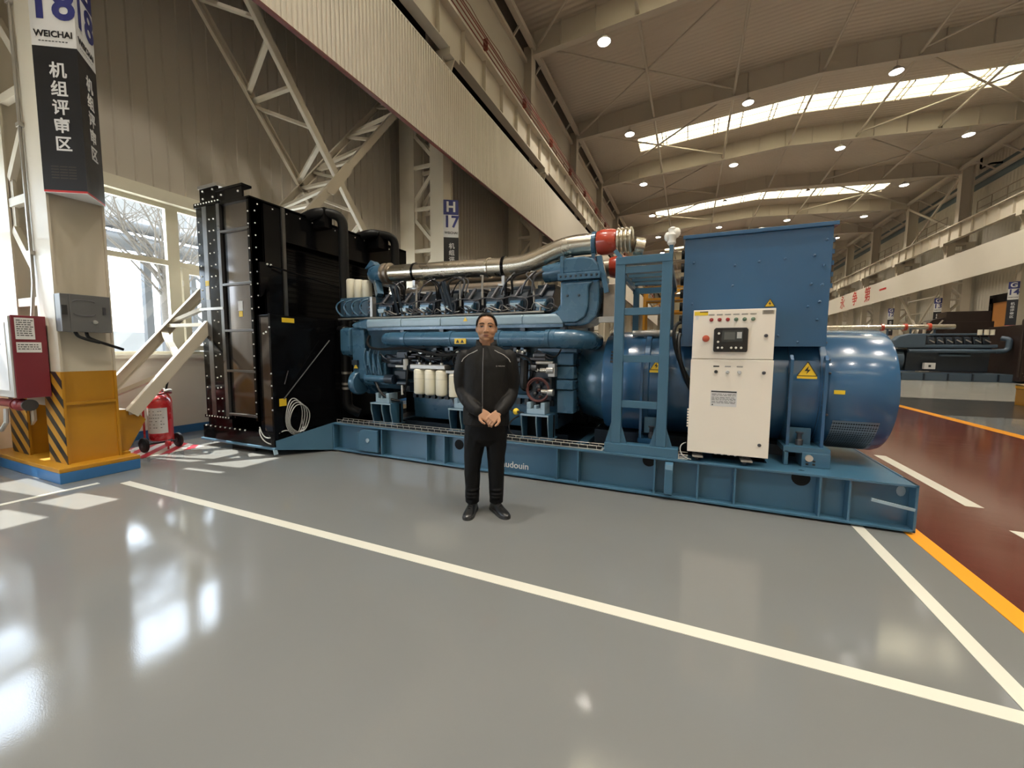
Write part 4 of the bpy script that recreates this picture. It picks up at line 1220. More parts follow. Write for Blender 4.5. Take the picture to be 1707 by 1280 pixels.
# hoses and looms
random.seed(21)
def hose(a, b, c, d, r, m='rubber', nm='hose'):
    MB().tube(bezier(a, b, c, d, 14), r, 8).build(nm, m, en, True)
hose((-4.10, 4.36, 1.62), (-4.20, 4.30, 1.40), (-3.9, 4.30, 1.42), (-3.6, 4.32, 1.44), 0.018)
hose((-3.6, 4.32, 1.44), (-3.3, 4.30, 1.46), (-3.0, 4.28, 1.34), (-2.75, 4.30, 1.36), 0.02)
hose((-2.75, 4.30, 1.36), (-2.4, 4.28, 1.40), (-2.2, 4.30, 1.38), (-1.9, 4.34, 1.40), 0.018)
hose((-3.5, 4.36, 1.40), (-3.35, 4.28, 1.10), (-3.40, 4.28, 0.95), (-3.55, 4.36, 0.80), 0.014)
hose((-4.0, 4.34, 1.0), (-3.85, 4.25, 0.85), (-3.8, 4.25, 0.75), (-3.62, 4.4, 0.72), 0.018)
hose((-3.30, 4.34, 1.42), (-3.20, 4.28, 1.28), (-2.9, 4.28, 1.30), (-2.7, 4.34, 1.40), 0.012)
hose((-2.70, 4.34, 1.24), (-2.75, 4.26, 1.34), (-2.6, 4.30, 1.42), (-2.5, 4.40, 1.40), 0.012)
hose((-1.95, 4.42, 1.36), (-1.6, 4.30, 1.42), (-1.6, 4.34, 1.15), (-1.75, 4.40, 1.05), 0.014)
hose((-1.78, 4.40, 1.30), (-1.75, 4.30, 1.00), (-1.78, 4.32, 0.98), (-1.72, 4.42, 1.00), 0.05)
hose((-2.0, 4.36, 0.78), (-1.9, 4.30, 0.70), (-1.78, 4.26, 0.72), (-1.74, 4.30, 0.69), 0.016)
hose((-1.80, 4.30, 0.66), (-1.95, 4.22, 0.60), (-1.92, 4.22, 0.46), (-1.80, 4.24, 0.42), 0.010)
for i in range(44):
    x = random.uniform(-4.05, -1.55); z = random.uniform(1.15, 1.42)
    hose((x, 4.42, z), (x + 0.1, 4.36, z + 0.1), (x + random.uniform(.1, .3), 4.34, z - 0.1), (x + random.uniform(.2, .4), 4.42, z + random.uniform(-.15, .1)), random.choice((0.006, 0.009)), random.choice(('rubber', 'bolt_dark')), 'loom')
for i in range(36):
    x = random.uniform(-3.95, -1.5)
    hose((x, 4.44, 1.90), (x + 0.05, 4.38, 2.0 + random.uniform(0, .1)), (x + 0.15, 4.38, 1.85), (x + random.uniform(.15, .3), 4.44, 1.92), 0.006, random.choice(('rubber', 'bolt_dark', 'galv')), 'loom')
for i in range(46):
    x = random.uniform(-3.75, -1.5); z = random.uniform(1.20, 1.42)
    w_ = random.uniform(0.03, 0.10)
    MB().box(x, x + w_, 4.40, 4.52, z, z + random.uniform(0.03, 0.08)).build('fitting', random.choice(('darkblue', 'darkblue', 'galv', 'eblue', 'bolt_dark')), en, bevel=0.006)
for i in range(24):
    x = random.uniform(-3.6, -1.6); z = random.uniform(1.18, 1.42)
    MB().ball((x, 4.36, z), random.uniform(0.012, 0.022), 8).build('connector', random.choice(('bolt', 'signwhite')), en, True)
for i in range(22):
    x = random.uniform(-3.75, -1.55); z = random.uniform(1.20, 1.40); l_ = random.uniform(0.06, 0.22)
    MB().cyl((x, 4.37, z), (x + l_, 4.37, z), random.uniform(0.012, 0.03), n=10).build('union_pipe', random.choice(('darkblue', 'bolt_dark', 'galv', 'blackmatt')), en, True)
for i in range(18):
    x = random.uniform(-4.0, -1.6)
    MB().tube(bezier((x, 4.48, 2.10), (x + 0.05, 4.42, 2.25), (x + random.uniform(-.2, .2), 4.44, 2.30), (x + random.uniform(-.25, .25), 4.55, 2.36), 8), random.choice((0.008, 0.014)), 6).build('sensor_lead', random.choice(('blackmatt', 'bolt_dark')), en, True)
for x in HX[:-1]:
    MB().box(x + 0.135, x + 0.18, 4.52, 4.9, 1.87, 2.14).build('gap_shade', 'blackmatt', en)  # black blocks put shade into the gaps between heads
# wiring ring and solenoids near the flywheel end
MB().tube([(-1.585 + 0.135 * math.cos(a * math.pi / 12), 4.33, 0.975 + 0.135 * math.sin(a * math.pi / 12)) for a in range(24)], 0.012, 8, True).build('wiring_ring', 'copper', en, True)
MB().tube([(-1.585 + 0.122 * math.cos(a * math.pi / 12), 4.34, 0.97 + 0.122 * math.sin(a * math.pi / 12)) for a in range(24)], 0.008, 8, True).build('wiring_ring', 'copper', en, True)
random.seed(5)
for i in range(16):
    a = random.uniform(0, 6.28); r = random.uniform(0, 0.09)
    MB().ball((-1.585 + r * math.cos(a), 4.37, 0.975 + r * math.sin(a)), random.uniform(0.014, 0.03), 8).build('terminal', random.choice(('bolt_dark', 'copper', 'bolt', 'darkblue')), en, True)
MB().box(-1.72, -1.44, 4.40, 4.54, 0.84, 1.30).build('starter_block', 'darkblue', en, bevel=0.02)
for x0, x1, z, r, m in ((-1.56, -1.48, 1.20, 0.028, 'steel'), (-1.48, -1.40, 1.20, 0.04, 'galv'), (-1.54, -1.46, 0.96, 0.026, 'steel'), (-1.46, -1.40, 0.95, 0.04, 'galv'), (-1.66, -1.60, 1.23, 0.035, 'bolt_dark')):
    MB().cyl((x0, 4.34, z), (x1, 4.34, z), r, n=14).build('solenoid', m, en, True)
MB().box(-1.46, -1.38, 4.32, 4.42, 1.13, 1.28).build('terminal_block', 'galv', en, bevel=0.004)
MB().ball((-1.84, 4.30, 0.71), 0.04, 10).build('yellow_valve', 'yellowtag', en, True)
# rear gear case and its bolts
for (z0, z1, y0) in ((1.26, 1.40, 4.44), (1.10, 1.25, 4.46), (0.98, 1.09, 4.44), (0.70, 0.97, 4.47)):
    MB().box(-1.40, -1.20, y0, 5.6, z0, z1).build('rear_case_rib', 'eblue', en, bevel=0.012)
MB().box(-1.66, -1.18, 4.5, 5.6, 1.40, 1.46).build('rear_case_top', 'eblue', en, bevel=0.01)
# mounting feet and pedestals
for x0, x1 in ((-3.94, -3.71), (-1.70, -1.48), (-2.68, -2.50)):
    MB().box(x0, x1, 4.28, 4.46, 0.70, 0.76).box(x0, x0 + 0.05, 4.28, 4.46, 0.76, 0.83).box(x1 - 0.05, x1, 4.28, 4.46, 0.76, 0.83).box(x0 + 0.09, x0 + 0.12, 4.28, 4.40, 0.76, 0.80).build('mount_block', 'paleblue', en, bevel=0.004)
    p = MB()
    p.box(x0 - 0.06, x1 + 0.06, 4.24, 4.50, 0.68, 0.70)
    for x in (x0 - 0.05, (x0 + x1) / 2 + 0.02, x1 + 0.05):
        p.prism([(4.30, 0.40), (4.50, 0.40), (4.50, 0.68), (4.25, 0.68), (4.25, 0.60)], 'x', x - 0.008, x + 0.008)
    MB().box(x0 - 0.07, x1 + 0.07, 4.42, 4.44, 0.415, 0.68).build('pedestal_shade', 'blackmatt', en)  # black plate puts shade inside the blue pedestal
    p.box(x0 - 0.08, x1 + 0.08, 4.28, 4.52, 0.40, 0.415)
    p.build('pedestal', 'skidblue', en)
    rim = MB()
    for x in (x0 - 0.05, (x0 + x1) / 2 + 0.02, x1 + 0.05):
        rim.beam((x, 4.298, 0.41), (x, 4.248, 0.60), 0.020, 0.006).beam((x, 4.248, 0.60), (x, 4.248, 0.68), 0.020, 0.006)
    rim.box(x0 - 0.06, x1 + 0.06, 4.236, 4.242, 0.68, 0.70)
    rim.build('pedestal_edge', 'paleblue', en)
MB().box(-4.6, -1.2, 5.76, 5.80, 0.32, 1.15).build('shade_backing', 'blackmatt', en)  # black sheet added to darken the view beneath the engine
MB().box(-4.3, -1.3, 4.60, 4.64, 0.32, 0.42).build('side_rail', 'darkblue', en)

# ---------------- alternator
al = thing('alternator', 'round blue alternator with tall square terminal box', 'alternator', (0.3, 5.05, 0.4))
MB().lathe([(0, 0.42), (0.02, 0.44), (0.28, 0.50), (0.31, 0.50)], (-1.20, AY, AZ), (1, 0, 0), 48).build('flywheel_bell', 'eblue', al, True)
bb = MB()
for i in range(28):
    a = 2 * math.pi * i / 28
    bb.ball((-1.195, AY + 0.45 * math.cos(a), AZ + 0.45 * math.sin(a)), 0.014, 6)
bb.build('bell_bolts', 'darkblue', al, True)
MB().lathe([(0, 0.50), (0.005, 0.59), (0.03, 0.60), (0.44, 0.60), (0.45, 0.625), (0.50, 0.625), (0.51, 0.60), (1.80, 0.58), (2.06, 0.58)], (-0.89, AY, AZ), (1, 0, 0), 64).build('stator_frame', 'altblue', al, True)
MB().lathe([(0, 0.58), (0.0, 0.605), (0.025, 0.605), (0.025, 0.58)], (0.86, AY, AZ), (1, 0, 0), 64).build('frame_ring', 'altblue', al, True)
MB().lathe([(0, 0.58), (0.0, 0.612), (0.05, 0.612), (0.06, 0.58)], (1.10, AY, AZ), (1, 0, 0), 64).build('frame_ring', 'altblue', al, True)
MB().lathe([(0, 0.575), (0.02, 0.589), (0.48, 0.589), (0.515, 0.575), (0.52, 0.54)], (1.15, AY, AZ), (1, 0, 0), 64).build('fan_cowl', 'altblue', al, True)
# vertical frame plates seen on the near side
for x in (-0.45, -0.20, 0.86, 1.12):
    MB().prism([(AY - 0.66, 0.50), (AY - 0.30, 0.50), (AY - 0.30, 0.62), (AY - 0.56, 0.80), (AY - 0.60, AZ), (AY - 0.56, 1.32), (AY - 0.62, 1.40), (AY - 0.66, 1.36)], 'x', x - 0.012, x + 0.012).build('frame_plate', 'altblue', al)
MB().box(-0.47, -0.18, 4.38, 4.62, 0.47, 0.51).build('foot', 'altblue', al)
MB().box(0.82, 1.17, 4.32, 4.62, 0.52, 0.57).build('foot', 'skidblue', al)
for xa, m in ((-0.32, 'altblue'), (0.98, 'paleblue')):
    MB().box(xa - 0.10, xa + 0.08, 4.50, 4.53, 0.55, 0.72).build('jack_plate', 'skidblue', al)
    MB().lathe([(0, 0.03), (0.05, 0.03), (0.055, 0.02), (0.10, 0.02), (0.12, 0.035)], (xa - 0.02, 4.44, 0.515 if xa < 0 else 0.57), (0, 0, 1), 14).build('levelling_bolt', 'bolt_dark', al, True)
MB().box(0.83, 0.86, 4.32, 4.40, 0.40, 0.53).build('foot_leg', 'skidblue', al)
MB().box(0.96, 1.17, 4.30, 4.55, 0.40, 0.53).build('foot_box', 'skidblue', al, bevel=0.004)
MB().lathe([(0, 0.03), (0.02, 0.03)], (1.01, 4.30, 0.485), (0, -1, 0), 16).build('foot_cap', 'bolt', al, True)
fbx = MB()
for (x, z) in ((0.99, 0.42), (1.04, 0.42), (1.04, 0.45), (0.99, 0.45)):
    fbx.box(x, x + 0.02, 4.295, 4.30, z, z + 0.016)
fbx.build('foot_slots', 'ink', al)
MB().box(-0.46, -0.19, 4.38, 4.46, 0.40, 0.47).build('foot_leg', 'altblue', al)
# perforated air outlet low on the cowl
def perf_mat():
    m = mat('perforated_sheet', (0.22, 0.24, 0.27), 0.35, metal=0.6)
    N, L = m.node_tree.nodes, m.node_tree.links
    b = N['Principled BSDF']
    src = b.inputs['Base Color'].links[0].from_socket
    tc = N.new('ShaderNodeTexCoord')
    vo = N.new('ShaderNodeTexVoronoi'); vo.inputs['Scale'].default_value = 55; vo.inputs['Randomness'].default_value = 0.0
    L.new(tc.outputs['Object'], vo.inputs['Vector'])
    lt = N.new('ShaderNodeMath'); lt.operation = 'LESS_THAN'; lt.inputs[1].default_value = 0.42
    L.new(vo.outputs['Distance'], lt.inputs[0])
    mx = N.new('ShaderNodeMix'); mx.data_type = 'RGBA'; mx.inputs[7].default_value = (0.004, 0.004, 0.005, 1)
    L.new(lt.outputs[0], mx.inputs[0]); L.new(src, mx.inputs[6]); L.new(mx.outputs[2], b.inputs['Base Color'])
    return m
M['perf'] = perf_mat()
pf = MB()
A0, A1, nn = math.radians(205), math.radians(252), 14
vs = []
for i in range(nn + 1):
    a = A0 + (A1 - A0) * i / nn
    for x in (1.22, 1.56):
        vs.append((x, AY + 0.592 * math.cos(a), AZ + 0.592 * math.sin(a)))
pf.add(vs, [(2 * i, 2 * i + 1, 2 * i + 3, 2 * i + 2) for i in range(nn)])
pf.build('air_grille', 'perf', al, True)
# terminal box
TX0, TX1, TY0, TY1, TZ0, TZ1 = -0.085, 1.115, 4.45, 5.65, 1.48, 2.535
MB().box(TX0, TX1, TY0, TY1, TZ0, TZ1).build('terminal_box', 'altblue', al, bevel=0.004)
MB().prism([(TX0 - 0.02, TZ1), (TX1 + 0.03, TZ1), (TX1 + 0.03, TZ1 + 0.035), (TX0 - 0.02, TZ1 + 0.035)], 'y', TY0 - 0.03, TY1 + 0.03).build('box_lid', 'altblue', al, bevel=0.004)
MB().box(TX0, TX1, TY0 - 0.004, TY0, TZ0, TZ0 + 0.10).build('lower_flange', 'altblue', al)
tb = MB()
for (x, z) in ((0.36, 2.25), (0.56, 2.27), (0.765, 2.28), (0.985, 2.29), (0.35, 2.06), (1.07, 2.42), (1.06, 2.20), (1.055, 2.03), (0.975, 2.04), (1.045, 1.88), (0.96, 1.84), (1.035, 1.72), (0.745, 1.58), (0.90, 1.52), (0.0, 2.3), (0.0, 1.9)):
    tb.lathe([(0, 0.013), (0.008, 0.012), (0.012, 0.006)], (x, TY0 - 0.001, z), (0, -1, 0), 10)
tb.build('box_bolts', 'altblue', al, True)
for i in range(7):
    z = 1.62 + i * 0.13
    MB().lathe([(0, 0.045), (0.03, 0.045)], (TX0 - 0.03, 4.50, z), (1, 0, 0), 14).build('cable_gland', 'blackmatt', al, True)
for i in range(5):
    MB().box(TX1, TX1 + 0.02, TY0 + 0.02, TY0 + 0.06, 2.0 + i * 0.1, 2.04 + i * 0.1).build('louvre', 'altblue', al)
def warn_tri(x, z, s, y, parent):
    w_ = MB().prism([(x - s, z), (x + s, z), (x, z + s * 1.7)], 'y', y - 0.002, y).build('warning_sign', 'warn', parent)
    e = MB()
    pp = [Vector((x - s, y - 0.003, z)), Vector((x + s, y - 0.003, z)), Vector((x, y - 0.003, z + s * 1.7))]
    for i in range(3): e.beam(pp[i], pp[(i + 1) % 3], 0.004, 0.006)
    e.prism([(x + 0.1 * s, z + 1.2 * s), (x - 0.3 * s, z + 0.6 * s), (x, z + 0.6 * s), (x - 0.1 * s, z + 0.2 * s), (x + 0.3 * s, z + 0.75 * s), (x + 0.05 * s, z + 0.75 * s)], 'y', y - 0.004, y - 0.002)
    e.build('bolt_symbol', 'ink', w_)
warn_tri(0.665, 1.85, 0.042, TY0 - 0.001, al)
warn_tri(0.975, 1.215, 0.075, AY - 0.668, al)
warn_tri(-0.315, 1.235, 0.06, AY - 0.602, al)
MB().box(-0.38, -0.25, AY - 0.604, AY - 0.598, 1.205, 1.232).build('warning_caption', 'warn', al)
MB().box(0.90, 1.05, AY - 0.672, AY - 0.667, 1.19, 1.213).build('warning_caption', 'warn', al)
MB().box(1.20, 1.28, AY - 0.596, AY - 0.588, 1.055, 1.09).build('yellow_tag', 'yellowtag', al)
for z in (1.24, 1.36, 1.52, 0.86):
    MB().ball((1.165, AY - math.sqrt(0.605 ** 2 - (z - AZ) ** 2), z), 0.012, 8).build('cowl_bolt', 'bolt_dark', al, True)
for i in range(4):
    z = 1.30 + i * 0.035
    MB().box(-0.80, -0.70, AY - math.sqrt(0.602 ** 2 - (z - AZ) ** 2) - 0.004, AY - 0.5, z, z + 0.022).build('vent_slot', 'ink', al)
text('CN', 0.07, 'greycable', (-0.98, 4.30, 0.50), (1, 0, 0), (0, 0, 1), parent=al, extrude=0.001) if False else None
MB().tube(bezier((-0.10, 4.44, 1.60), (-0.14, 4.30, 1.48), (-0.06, 4.28, 1.20), (0.03, 4.30, 1.05), 14), 0.022, 8).build('main_cable', 'rubber', al, True)
MB().tube(bezier((-0.10, 4.46, 1.72), (-0.2, 4.36, 1.70), (-0.16, 4.30, 1.40), (0.02, 4.30, 1.12), 14), 0.018, 8).build('main_cable', 'rubber', al, True)
MB().cyl((-0.60, AY - 0.3, 1.625), (-0.15, AY - 0.3, 1.625), 0.035, n=12).build('lifting_bar', 'galv', al, True)
MB().lathe([(0, 0.035), (0.03, 0.03)], (0.62, 4.9, TZ1 + 0.035), (0, 0, 1), 12).build('lifting_eye_boss', 'bolt_dark', al, True)
MB().tube([(0.62 + 0.045 * math.cos(a * math.pi / 8), 4.9, TZ1 + 0.11 + 0.045 * math.sin(a * math.pi / 8)) for a in range(16)], 0.012, 8, True).build('lifting_eye', 'bolt', al, True)
MB().box(-1.0, 1.1, 4.72, 5.38, 0.34, 0.50).build('under_beam', 'darkblue', al)
MB().box(-1.25, 1.1, 5.66, 5.70, 0.40, 0.95).build('shade_backing', 'darkblue', al)  # dark sheet added to darken the view beneath the alternator

# ---------------- control cabinet
cb_ = thing('control_cabinet', 'ivory control cabinet with black display and pilot lights in front of the alternator', 'control cabinet', (0.34, 4.25, 0.4))
CY = 4.10
MB().box(0.018, 0.662, CY + 0.012, 4.40, 0.487, 1.800).build('body', 'cabinet', cb_, bevel=0.005)
up_ = MB().box(0.018, 0.662, CY - 0.006, CY + 0.010, 1.362, 1.803).build('upper_door', 'cabinet', cb_, bevel=0.004)
lo_ = MB().box(0.012, 0.668, CY - 0.006, CY + 0.010, 0.487, 1.355).build('lower_door', 'cabinet', cb_, bevel=0.004)
F = CY - 0.006
for i in range(6):
    x = 0.167 + i * 0.0655
    p = MB().lathe([(0, 0.017), (0.006, 0.017), (0.007, 0.013), (0.016, 0.012), (0.02, 0.006)], (x, F, 1.713), (0, -1, 0), 16).build('pilot_light', 'redlamp' if i < 3 else 'greenlamp', up_, True)
    MB().box(x - 0.024, x + 0.024, F - 0.001, F, 1.752, 1.764).build('pilot_label', 'galv', up_)
MB().lathe([(0, 0.02), (0.015, 0.02), (0.016, 0.030), (0.03, 0.030), (0.034, 0.02)], (0.128, F, 1.545), (0, -1, 0), 20).build('emergency_stop', 'estop', up_, True)
MB().prism([(0.200, 1.425), (0.455, 1.425), (0.462, 1.44), (0.462, 1.625), (0.448, 1.640), (0.207, 1.640), (0.192, 1.625), (0.192, 1.44)], 'y', F - 0.022, F).build('controller', 'screen', up_, bevel=0.004)
MB().box(0.255, 0.42, F - 0.024, F - 0.022, 1.515, 1.615).build('controller_bezel', 'lcd', up_)
MB().box(0.275, 0.36, F - 0.026, F - 0.024, 1.535, 1.60).build('screen', mat('lcd_face', (0.10, 0.105, 0.10), 0.15), up_)
MB().box(0.375, 0.412, F - 0.026, F - 0.024, 1.545, 1.60).build('button_pad', 'greycable', up_)
for x, z in ((0.232, 1.59), (0.228, 1.515), (0.23, 1.462), (0.262, 1.462), (0.335, 1.462), (0.372, 1.462), (0.412, 1.462)):
    MB().lathe([(0, 0.010), (0.005, 0.009)], (x, F - 0.022, z), (0, -1, 0), 12).build('key', 'white', up_, True)
MB().box(0.026, 0.138, F - 0.001, F, 1.755, 1.79).build('yellow_label', 'yellowtag', up_)
MB().box(0.070, 0.138, F - 0.002, F - 0.001, 1.782, 1.79).build('label_bar', 'ink', up_)
MB().box(0.038, 0.06, F - 0.001, F, 1.715, 1.75).build('small_label', 'signwhite', up_)
MB().box(0.562, 0.650, F - 0.001, F, 1.752, 1.788).build('nameplate', 'galv', up_)
nb = MB()
for z in (1.762, 1.772, 1.780): nb.box(0.572, 0.64, F - 0.0018, F - 0.001, z, z + 0.003)
nb.build('nameplate_lines', 'ink', up_)
for x, z, par in ((0.598, 1.568, up_), (0.598, 1.245, lo_), (0.596, 0.602, lo_)):
    MB().lathe([(0, 0.015), (0.006, 0.015), (0.008, 0.011), (0.012, 0.010)], (x, F, z), (0, -1, 0), 14).build('lock', 'bolt_dark', par, True)
for x, m in ((0.225, 'ink'), (0.318, 'greycable'), (0.412, 'greycable')):
    MB().lathe([(0, 0.016), (0.008, 0.015), (0.02, 0.012)], (x, F, 1.245), (0, -1, 0), 14).build('switch', m, lo_, True)
    MB().box(x - 0.024, x + 0.024, F - 0.001, F, 1.288, 1.300).build('switch_label', 'ink' if m == 'ink' else 'galv', lo_)
MB().box(0.190, 0.402, F - 0.001, F, 0.930, 1.075).build('instruction_plate', 'signwhite', lo_)
pl = MB()
pl.box(0.194, 0.398, F - 0.002, F - 0.001, 1.058, 1.070)
random.seed(2)
for k, z in enumerate((1.040, 1.028, 1.010, 0.998, 0.988, 0.972, 0.960)):
    x = 0.20
    while x < 0.385:
        w_ = random.uniform(0.01, 0.04)
        pl.box(x, min(x + w_, 0.392), F - 0.0018, F - 0.001, z, z + 0.004)
        x += w_ + 0.006
pl.prism([(0.20, 0.938), (0.216, 0.938), (0.208, 0.953)], 'y', F - 0.0018, F - 0.001)
pl.build('plate_text', 'ink', lo_)
hg = MB()
for i in range(7): hg.box(0.0, 0.012, CY, CY + 0.02, 0.72 + i * 0.026, 0.735 + i * 0.026)
hg.build('vent_ribs', 'cabinet', cb_)
for x in (0.10, 0.50):
    MB().beam((x, 4.20, 0.40), (x, 4.20, 0.487), 0.03, 0.03).build('mount_leg', 'bolt_dark', cb_)
    MB().box(x - 0.04, x + 0.05, 4.08, 4.22, 0.44, 0.455).build('mount_plate', 'galv', cb_)
for i in range(4):
    MB().cyl((0.26 + i * 0.055, 4.20, 0.46), (0.26 + i * 0.055, 4.20, 0.487), 0.012, n=10).build('cable_gland', 'bolt', cb_, True)
MB().tube(bezier((0.0, 4.13, 0.56), (-0.08, 4.09, 0.55), (-0.06, 4.08, 0.42), (0.05, 4.10, 0.41), 12), 0.005, 6).build('thin_cable', 'greycable', cb_, True)

# ---------------- access ladder with platform
ld_ = thing('access_ladder', 'blue steel access ladder with platform standing on the skid', 'ladder', (-0.43, 4.15, 0.4))
MB().box(-0.765, -0.065, 4.085, 4.215, 0.40, 0.495).build('base_channel', 'skidblue', ld_, bevel=0.004)
for x0, x1 in ((-0.705, -0.610), (-0.272, -0.180)):
    MB().box(x0, x1, 4.11, 4.19, 0.495, 2.335).build('post', 'skidblue', ld_, bevel=0.004)
    xm = (x0 + x1) / 2
    MB().prism([(x0 - 0.06, 0.495), (x0, 0.495), (x0, 0.72)], 'y', 4.14, 4.152).build('foot_gusset', 'skidblue', ld_)
    MB().prism([(x1 + 0.06, 0.495), (x1, 0.495), (x1, 0.68)], 'y', 4.14, 4.152).build('foot_gusset', 'skidblue', ld_)
for z in (1.815, 1.352, 0.895):
    MB().box(-0.61, -0.272, 4.125, 4.175, z - 0.035, z + 0.035).build('rung', 'skidblue', ld_, bevel=0.003)
MB().box(-0.70, -0.18, 4.105, 4.195, 2.27, 2.345).build('top_beam', 'skidblue', ld_, bevel=0.004)
MB().box(-0.61, -0.272, 4.12, 4.18, 2.185, 2.25).build('rung', 'skidblue', ld_, bevel=0.003)
for i in range(4):
    y = 4.42 + i * 0.27
    MB().box(-0.66, -0.22, y, y + 0.09, 2.24, 2.275).build('tread', 'skidblue', ld_)
for x in (-0.69, -0.20):
    MB().box(x - 0.02, x + 0.02, 4.19, 5.46, 2.20, 2.26).build('platform_side', 'skidblue', ld_)
MB().box(-0.70, -0.18, 5.42, 5.47, 2.16, 2.23).build('platform_end', 'skidblue', ld_)
for x in (-0.655, -0.235):
    MB().box(x - 0.035, x + 0.035, 5.40, 5.47, 1.66, 2.20).build('rear_post', 'skidblue', ld_)
MB().beam((-0.66, 4.15, 2.345), (-0.72, 4.15, 2.42), 0.03, 0.04).build('hook_plate', 'skidblue', ld_)
MB().box(-0.215, -0.18, 4.12, 4.17, 2.345, 2.42).build('socket', 'skidblue', ld_)
# plastic wrapped end on top of the ladder socket
wr = MB()
random.seed(9)
wr.lathe([(0, 0.025), (0.02, 0.04), (0.05, 0.035), (0.09, 0.05), (0.12, 0.035), (0.15, 0.04), (0.165, 0.02)], (-0.20, 4.145, 2.42), (0.05, 0, 1), 12)
wr.ball((-0.165, 4.14, 2.53), 0.045, 10, (1, 0.8, 1.1))
wr.ball((-0.235, 4.14, 2.50), 0.035, 10, (0.9, 0.8, 1.3))
o = wr.build('plastic_wrap', 'white', None, True)
tag(o, 'crumpled white plastic wrap on top of the ladder post', 'plastic wrap')
# ================================================================ THE PERSON
from mathutils.bvhtree import BVHTree
from mathutils import noise
M['skin'] = mat('skin', (0.44, 0.235, 0.135), 0.48, var=0.08, scale=25)
M['lips'] = mat('lips', (0.30, 0.10, 0.075), 0.45)
M['hair'] = mat('black_hair', (0.006, 0.0055, 0.0055), 0.6, spec=0.2, var=0.3, scale=60, bump=0.4, bscale=300)
M['jacket'] = mat('charcoal_jacket', (0.0085, 0.0075, 0.007), 0.6, spec=0.22, var=0.25, scale=9, bump=0.5, bscale=14)
M['trousers'] = mat('black_trousers', (0.0045, 0.0045, 0.005), 0.65, spec=0.18, var=0.25, scale=9, bump=0.5, bscale=12)
M['shoe'] = mat('black_leather', (0.012, 0.012, 0.012), 0.35, var=0.2, coat=0.2)
M['sole'] = mat('shoe_sole', (0.03, 0.03, 0.03), 0.6)
M['piping'] = mat('reflective_piping', (0.42, 0.41, 0.39), 0.4)
M['zip'] = mat('zip_grey', (0.16, 0.155, 0.15), 0.4, metal=0.3)
M['eyewhite'] = mat('eye_white', (0.35, 0.30, 0.27), 0.3)
PT = Matrix.Translation((-1.595, 3.07, 0.0)) @ Matrix.Rotation(math.radians(25.0), 4, 'Z')

def ring_loft(mb, rings, n=28, e=2.3):
    """rings: (cx, cy, z, rx, ry) closed cross sections"""
    vs, fs = [], []
    for cx, cy, z, rx, ry in rings:
        for i in range(n):
            a = 2 * math.pi * i / n
            c, s = math.cos(a), math.sin(a)
            vs.append((cx + rx * math.copysign(abs(c) ** (2 / e), c), cy + ry * math.copysign(abs(s) ** (2 / e), s), z))
    for k in range(len(rings) - 1):
        for i in range(n):
            j = (i + 1) % n
            fs.append((k * n + i, k * n + j, (k + 1) * n + j, (k + 1) * n + i))
    fs.append(tuple(range(n - 1, -1, -1)))
    fs.append(tuple((len(rings) - 1) * n + i for i in range(n)))
    mb.add(vs, fs)

def limb(mb, pts, rs, n=16, sub=4):
    """smooth tapering limb through joint points"""
    P = [Vector(p) for p in pts]
    out, rr = [], []
    for i in range(len(P) - 1):
        p0, p1, p2, p3 = P[max(i - 1, 0)], P[i], P[i + 1], P[min(i + 2, len(P) - 1)]
        for k in range(sub):
            t = k / sub
            out.append(0.5 * ((2 * p1) + (p2 - p0) * t + (2 * p0 - 5 * p1 + 4 * p2 - p3) * t * t + (3 * p1 - p0 - 3 * p2 + p3) * t ** 3))
            rr.append(rs[i] * (1 - t) + rs[i + 1] * t)
    out.append(P[-1]); rr.append(rs[-1])
    mb.tube(out, rr, n)
    mb.ball(out[0], rr[0], 14); mb.ball(out[-1], rr[-1], 14)

def fuse(mb, name, m, voxel, smooth_it, parent=None, factor=0.5, folds=None):
    me = mb.mesh(name)
    t = bpy.data.objects.new('tmp', me); col.objects.link(t)
    r = t.modifiers.new('r', 'REMESH'); r.mode = 'VOXEL'; r.voxel_size = voxel
    if smooth_it:
        s = t.modifiers.new('s', 'SMOOTH'); s.iterations = smooth_it; s.factor = factor
    dg = bpy.context.evaluated_depsgraph_get()
    out = bpy.data.meshes.new_from_object(t.evaluated_get(dg))
    bpy.data.objects.remove(t)
    if folds:
        amp, fr = folds
        nrm = [v.normal.copy() for v in out.vertices]
        for v, n_ in zip(out.vertices, nrm):
            c = v.co
            q = Vector((c.x * fr, c.y * fr, c.z * fr * 0.55 + abs(c.x) * fr * 0.6))
            a = noise.noise(q) * 0.65 + noise.noise(q * 2.3) * 0.35
            v.co = c + n_ * (amp * (1 - 2 * abs(a)))
    bv = BVHTree.FromPolygons([v.co.copy() for v in out.vertices], [tuple(p.vertices) for p in out.polygons])
    out.transform(PT)
    out.name = name
    for p in out.polygons: p.use_smooth = True
    out.materials.clear()
    out.materials.append(M[m])
    o = bpy.data.objects.new(name, out); col.objects.link(o)
    if parent is not None: o.parent = parent
    return o, bv

def local(mb, name, m, parent, smooth=True, solid=0.0):
    me = mb.mesh(name); me.transform(PT)
    o = link_mesh(name, me, m, parent, smooth)
    if solid:
        s = o.modifiers.new('t', 'SOLIDIFY'); s.thickness = solid; s.offset = 1
    return o

SH_L, SH_R = (-0.184, 0.005, 1.372), (0.188, 0.005, 1.372)     # image left / image right
EL_L, EL_R = (-0.205, 0.020, 1.085), (0.212, 0.020, 1.075)
WR_L, WR_R = (-0.062, -0.175, 0.925), (0.112, -0.175, 0.915)

body = MB()
